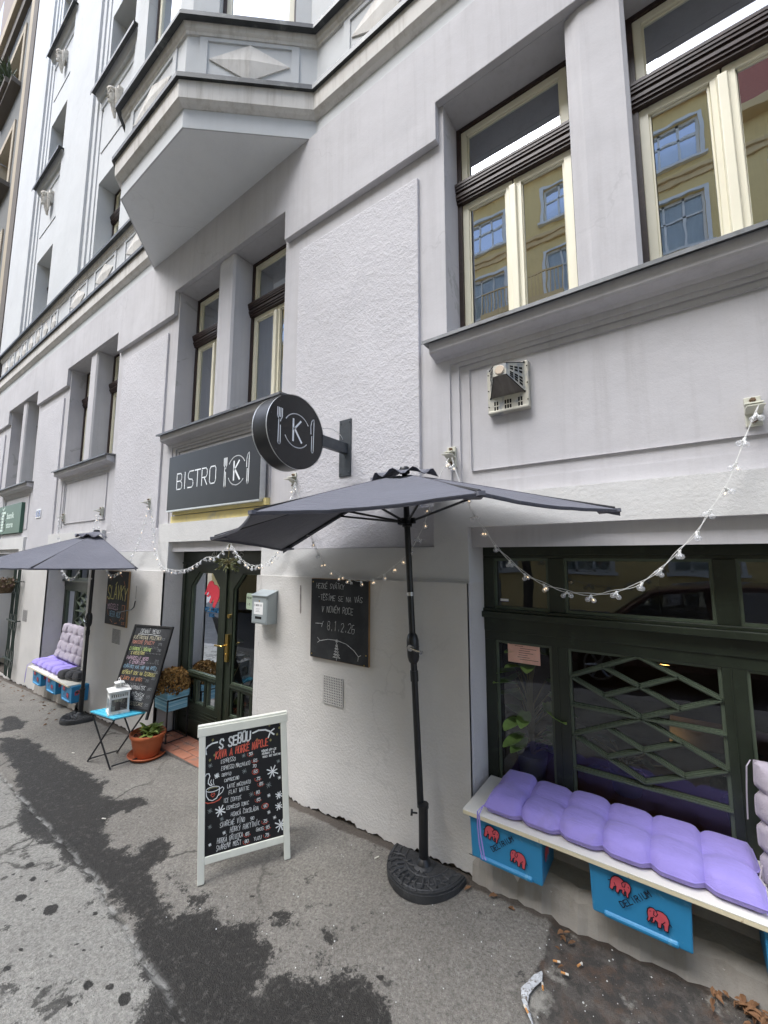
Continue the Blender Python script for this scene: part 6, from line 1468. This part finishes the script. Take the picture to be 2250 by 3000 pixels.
for i, (x, y) in enumerate(pts):
    w = (.003, .010, .013, .017, .015, .017, .004)[i]
    rows += [(x-w, y+w*.2, gz(x, y)+.003), (x, y, gz(x, y)+.008), (x+w, y-w*.2, gz(x, y)+.003)]
m.grid(rows, len(pts), 3); tag(m.build('mortar_smear', simple('white_mortar', hexc('b9bcbf'), .85, .25, 40, .6, 60, dirt=hexc('6a625a'), ds=60, dthr=(.5, .6)), smooth=True), 'white mortar smear in the crack of the pavement', 'mortar', None, 'stuff')
# ================================================================== neighbouring building on the left
N_ = thing('neighbour_building', 'dark grey apartment building with cream window surrounds beyond the white facade', 'building', (-17, 0, 0))
M_ng = plaster('neighbour_grey', hexc('737370'), 60, .25, .006, .10, streak=.25); M_nc = plaster('neighbour_cream', hexc('ab9f8c'), 50, .15, .005, .1, streak=.25); M_nb = plaster('neighbour_brown', hexc('6e6862'), 50, .2, .005, .14, streak=.35); M_np = plaster('neighbour_pink', hexc('8f8580'), 50, .2, .005, .12)
NX = [(-16.55, -14.85), (-20.6, -18.9), (-24.6, -22.9), (-28.6, -26.9)]; NZ = [1.8, 5.3, 8.75, 12.2, 15.45]
holes = [(a, b, z_, z_+1.85) for a, b in NX for z_ in NZ]
m = MB(); wall(m, -34, -13.95, -3, 18.05, 0, holes); m.quad((-34, 0, -3), (-34, 10, -3), (-34, 10, 24), (-34, 0, 24)); m.build('wall', M_ng, N_)
m = MB(); wall(m, -34, -13.1, 18.8, 25, -.02, [(a, b, 19.6, 22.2) for a, b in NX]); m.quad((-13.1, 0, 18), (-13.1, 6, 18), (-13.1, 6, 25), (-13.1, 0, 25)); m.build('attic_wall', M_np, N_)
m = MB(); m.box(-13.46, -13.02, -.10, 0, -2, 18.05); m.build('corner_strip', M_nb, N_)
m = MB(); m.box(-13.95, -13.46, -.075, 0, -2, 18.05); m.build('corner_quoin', M_nc, N_)
m = MB(); m.box(-34, -13.02, -.22, 0, 18.45, 18.85); m.build('string_course', M_nc, N_, bevel=.01); m = MB(); m.box(-34, -13.02, -.12, 0, 18.05, 18.45); m.build('string_moulding', M_nb, N_, bevel=.01)
for h in holes:
    m = MB(); a, b, c0_, d = h; w = .2
    for r in ((a-w, a, c0_, d+w), (b, b+w, c0_, d+w), (a, b, d, d+w)): m.box(r[0], r[1], -.035, .0, r[2], r[3])
    reveal(m, a, b, c0_, d, -.035, .3)
    wo = m.build('window', M_nc, N_, bevel=.005)
    m = MB(); m.box(a-.25, b+.25, -.22, .3, c0_-.14, c0_); m.build('sill', M_nb, wo, bevel=.006)
    m = MB()
    for r in ((a, a+.07, c0_, d), (b-.07, b, c0_, d), ((a+b)/2-.05, (a+b)/2+.05, c0_, d), (a+.07, b-.07, d-.07, d), (a+.07, b-.07, c0_, c0_+.08)): m.box(r[0], r[1], .22, .27, r[2], r[3])
    m.build('sash', M_cream, wo)
    m = MB(); m.quad((a, .25, c0_), (b, .25, c0_), (b, .25, d), (a, .25, d)); m.build('pane', M_glass_up, wo)
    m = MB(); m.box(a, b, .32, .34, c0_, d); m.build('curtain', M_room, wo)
t = thing('window_box', 'spiky green plants in a box on the top window sill of the dark grey building', 'plant', (-15.6, -.2, 15.5))
m = MB(); m.box(-16.4, -14.95, -.30, -.06, 15.452, 15.62); m.build('box', M_nb, t); m = MB(); rn = random.Random(17)
for k in range(260):
    x = rn.uniform(-16.4, -14.95); a = rn.uniform(0, 6.28); el = rn.uniform(.2, 1.5); L = rn.uniform(.3, .75); d = Vector((cos(a)*cos(el), sin(a)*cos(el)*.7-.25, sin(el))); w = d.orthogonal().normalized()*.022; p_ = Vector((x, -.18, 15.62)); m.add([p_-w*.4, p_+d*L*.5-w+Vector((0, 0, .03)), p_+d*L-Vector((0, 0, .1*L)), p_+d*L*.5+w+Vector((0, 0, .03))], [(0, 1, 2, 3)])
m.build('leaves', simple('palm_leaf', (.06, .085, .04), .6, .4, 4), t, fix=False)
# ================================================================== the yellow house across the street (mirrored in the windows)
Yb = thing('yellow_building', 'ochre yellow apartment building with red tiled roof across the street, mirrored in the windows', 'building', (0, -13.5, 0))
M_yel = plaster('ochre_plaster', hexc('e6cc90'), 30, .2, .01, .08, streak=.12); M_yel2 = plaster('ochre_trim', hexc('dcc292'), 30, .15, .01, .08); M_tile_r = simple('roof_tile', hexc('8f4a38'), .8, .2, 5, .6, 12, stretch=(4, 4, 4))
YX = [-23, -19.6, -16.2, -12.8, -9.4, -6.0, -2.6, .8, 4.2, 7.6, 11, 14.4]; YZ = [1.2, 5.0, 8.6, 12.2, 15.4]
ww = .85; holes = [(x-ww, x+ww, z_, z_+(1.9 if z_ < 15 else 1.5)) for x in YX for z_ in YZ if not (z_ > 15 and x > 1.2)]
m = MB(); yf = -13.5
wall(m, -26, 2.25, -2.5, 17.8, yf, holes); wall(m, 2.25, 17, -2.5, 16.0, yf, holes)
for h in holes: reveal(m, *h, yf, yf-.25)
m.quad((2.25, yf, 15.9), (2.25, yf-5, 15.9), (2.25, yf-5, 17.8), (2.25, yf, 17.8)); m.box(-26, 17, yf-10, yf-.3, 15.5, 15.9)
m.build('wall', M_yel, Yb)
m = MB()
for z_ in (4.3, 7.9, 11.5, 14.8): m.box(-26, 17, yf, yf+.16, z_, z_+.14); m.box(-26, 17, yf, yf+.08, z_-.22, z_)
m.box(-26, 2.3, yf-.2, yf+.3, 17.6, 17.95); m.box(2.3, 17, yf-.2, yf+.45, 15.75, 16.1)
m.build('string_course', M_yel2, Yb, bevel=.02)
m = MB(); m.prism([(yf+.4, 16.1), (yf-1.9, 20.6), (yf-2.1, 20.5), (yf+.2, 16.0)], 2.3, 17, 'x'); m.prism([(yf+.1, 17.95), (yf-5, 19.2), (yf-5, 19), (yf, 17.9)], -26, 2.3, 'x')
m.build('roof', M_tile_r, Yb)
M_yw = simple('white_window_paint', hexc('dcdcd8'), .5, .05)
def ywin(h):
    a, b = -ww, ww; d = h; m = MB()
    for r in ((a-.12, a, -.05, d+.1), (b, b+.12, -.05, d+.1), (a, b, d, d+.1)): m.box(r[0], r[1], 0, .05, r[2], r[3])
    m.box(a-.2, b+.2, -.1, .14, -.1, 0)
    for r in ((a, a+.08, 0, d), (b-.08, b, 0, d), (-.32, -.25, 0, d), (.25, .32, 0, d), (a+.08, b-.08, d*.62, d*.62+.07), (a+.08, b-.08, 0, .08), (a+.08, b-.08, d-.08, d)): m.box(r[0], r[1], -.17, -.1, r[2], r[3])
    w = m.build('window', M_yw); w.parent = Yb
    m = MB(); m.quad((a, -.14, 0), (b, -.14, 0), (b, -.14, d), (a, -.14, d)); p_ = m.build('pane', M_glass); p_.parent = w
    m = MB(); m.box(a, b, -.22, -.19, 0, d); p_ = m.build('curtain', simple('white_curtain', (.72, .73, .74), .9, .1, 3, stretch=(8, 8, .3))); p_.parent = w
    return w
pr = {1.9: ywin(1.9), 1.5: ywin(1.5)}; used = set()
for h in holes:
    k = round(h[3]-h[2], 2); w = pr[k]
    if k in used: w = dup(w, None, parent=Yb)
    used.add(k); w.location = ((h[0]+h[1])/2, 0, h[2])
for x in (-4.3,): 
    m = MB(); m.box(x-1.6, x+1.6, yf+.0, yf+1.0, 11.55, 11.75)
    for k in range(24): m.box(x-1.58+k*.137, x-1.55+k*.137, yf+.95, yf+.98, 11.75, 12.6)
    m.box(x-1.6, x+1.6, yf+.94, yf+.99, 12.6, 12.66); m.build('balcony', M_yel2, Yb)
# bare street tree on the far pavement
t = thing('street_tree', 'bare winter street tree on the far pavement, mirrored in the transom pane', 'tree', (-3.9, -10.7, gz(-3.9, -3.4)))
M_bark = simple('bark', (.05, .04, .032), .95, .4, 8, .8, 14, stretch=(2, 2, .4)); rn = random.Random(23); tr, br = MB(), MB()
base = Vector((-3.9, -10.7, gz(-3.9, -3.4))); tr.tube([base, base+Vector((.05, 0, 1.3)), base+Vector((-.05, .05, 2.8)), base+Vector((.1, 0, 4.2))], .17, 9, .55)
def branch(p, d, L, r, lev):
    q = p+d*L*.5+Vector((rn.uniform(-.1, .1), rn.uniform(-.1, .1), .06))*L; e = p+d*L+Vector((0, 0, .12*L)); br.tube([p, q, e], r, 5, .45)
    if lev:
        for k in range(4): nd = (d+Vector((rn.gauss(0, .6), rn.gauss(0, .6), rn.gauss(.15, .4)))).normalized(); branch(p.lerp(e, rn.uniform(.35, 1)), nd, L*.62, r*.5, lev-1)
for k in range(8): a = k*2.4; branch(base+Vector((.02, .02, 2.2+k*.26)), Vector((cos(a), sin(a), rn.uniform(.1, .9))).normalized(), 1.7, .06, 3)
tr.build('trunk', M_bark, t, smooth=True); br.build('crown', M_bark, t, smooth=True)
# parked cars behind the viewer
def car(x, y, col, label, first=None):
    t = thing('parked_car', label, 'car', (x, y, gz(x, -3.4)-.13), (0, -.05, 0), group='cars parked on the street behind the viewer', world=False)
    pm_ = NT('car_paint_'+label.split()[0]); pm_.bsdf(pm_.mix(pm_.ramp(pm_.noise(pm_.coord(), 3, 3), .3, .7), tuple(c_*.92 for c_ in col), col), .28, .1, .6, None, Coat_Weight=.6); pm_ = pm_.m
    prof = [(-2.05, .32), (-2.1, .55), (-2.02, .80), (-1.2, .92), (-.55, 1.38), (.2, 1.46), (1.2, 1.40), (1.8, 1.0), (2.0, .92), (2.06, .6), (2.0, .3)]
    def whl(xc, s): return arc(xc, .32, .36, .36, 180 if s else 0, 0 if s else 180, 10)
    low = [(1.7, .25), (-1.7, .25)]
    m = MB(); rows = []
    for yy, k, ins in ((-.86, .96, .0), (-.80, 1.0, .0), (0, 1.01, .0), (.80, 1.0, 0), (.86, .96, 0)):
        rows.append([(px*k if abs(yy) > .81 else px*k, yy*(1-.16*max(0, (pz_-.9)/.5)), .25+(pz_-.25)*(1 if abs(yy) < .84 else .985)) for px, pz_ in prof])
    n_ = len(prof); m.grid([p_ for r in rows for p_ in r], 5, n_); m.poly(rows[0]); m.poly(rows[-1]); m.build('body', pm_, t, smooth=True)
    gm = glassy('car_glass', (.1, .12, .12), 2, .1) if 'car_glass' not in MATS else MATS['car_glass']; m = MB()
    for s in (-1, 1):
        for q in ([(-1.02, .95), (-.5, 1.32), (.1, 1.38), (.1, .96)], [(.17, .96), (.17, 1.38), (1.1, 1.33), (1.45, .98)]): m.poly([(a, s*(.872-.14*max(0, (b-.9)/.5)), b) for a, b in q])
    m.poly([(-1.22, -.72, .955), (-.6, -.64, 1.37), (-.6, .64, 1.37), (-1.22, .72, .955)]); m.build('windows', gm, t)
    for xc in (-1.3, 1.3):
        for s in (-1, 1):
            m = MB(); m.cyl((xc, s*.72, .31), (xc, s*.885, .31), .31, n=24); wh = m.build('wheel', simple('tyre_rubber', (.012, .012, .012), .8, .2), t, smooth=True)
            m = MB(); m.cyl((xc, s*.884, .31), (xc, s*.895, .31), .07, n=12)
            for k in range(6): a = k*pi/3; m.tube([(xc, s*.893, .31), (xc+.19*cos(a), s*.893, .31+.19*sin(a))], .022, 5)
            m.tube([(xc+.2*cos(a*pi/12), s*.893, .31+.2*sin(a*pi/12)) for a in range(25)], .018, 5); m.build('rim', simple('alloy', (.5, .5, .5), .3, .1, metal=1), wh)
    for s in (-1, 1):
        m = MB(); m.sphere((-1.98, s*.62, .72), .13, 10, 6, .5, .4, 1); m.build('headlight', simple('lamp_lens', (.7, .7, .7), .15, .05), t, smooth=True)
car(.3, -5.2, (.05, .012, .011), 'dark red hatchback parked at the kerb behind the viewer'); car(-5.2, -5.2, (.6, .62, .64), 'white hatchback parked at the kerb behind the viewer')
# ================================================================== camera, light, sky
cd = bpy.data.cameras.new('camera'); cam = bpy.data.objects.new('camera', cd); COL.objects.link(cam); S.camera = cam
F_, YAW, PIT, ROL = 1185.939, radians(35.35868), radians(6.40998), radians(.07474)
cd.sensor_fit = 'VERTICAL'; cd.sensor_height = 36; cd.lens = F_/3000*36; cd.clip_end = 500; cd.clip_start = .02
fw_ = Vector((-sin(YAW)*cos(PIT), cos(YAW)*cos(PIT), sin(PIT))); rt = Vector((cos(YAW), sin(YAW), 0)); up_ = rt.cross(fw_)
r2 = rt*cos(ROL)+up_*sin(ROL); u2_ = up_*cos(ROL)-rt*sin(ROL)
cam.matrix_world = Matrix((r2, u2_, -fw_)).transposed().to_4x4(); cam.location = (0, -2.3, 1.70)
SUN_EL, SUN_AZ = radians(58), radians(205)      # azimuth of the light, clockwise from +y
w = bpy.data.worlds.new('World'); S.world = w; w.use_nodes = True; nt = w.node_tree; bg = nt.nodes['Background']
sk = nt.nodes.new('ShaderNodeTexSky'); sk.sky_type = 'NISHITA'; sk.sun_disc = False; sk.sun_elevation = SUN_EL; sk.sun_rotation = SUN_AZ; sk.dust_density = 2.5; sk.air_density = 1.0; sk.ozone_density = 1
hs_ = nt.nodes.new('ShaderNodeHueSaturation'); hs_.inputs['Saturation'].default_value = .8
nt.links.new(sk.outputs[0], hs_.inputs['Color']); nt.links.new(hs_.outputs[0], bg.inputs[0]); bg.inputs[1].default_value = .15
sl = bpy.data.lights.new('sun', 'SUN'); so = bpy.data.objects.new('sun', sl); COL.objects.link(so); sl.energy = 1.5; sl.angle = radians(38); sl.color = (.91, .955, 1)
d = Vector((sin(SUN_AZ)*cos(SUN_EL), cos(SUN_AZ)*cos(SUN_EL), sin(SUN_EL))); so.rotation_euler = d.to_track_quat('Z', 'Y').to_euler(); so.location = d*40
S.view_settings.view_transform = 'Standard'; S.view_settings.look = 'None'; S.view_settings.gamma = 1; S.view_settings.exposure = 1.46
S.cycles.use_denoising = True; S.cycles.max_bounces = 8; S.cycles.transparent_max_bounces = 24; S.cycles.sample_clamp_indirect = 6
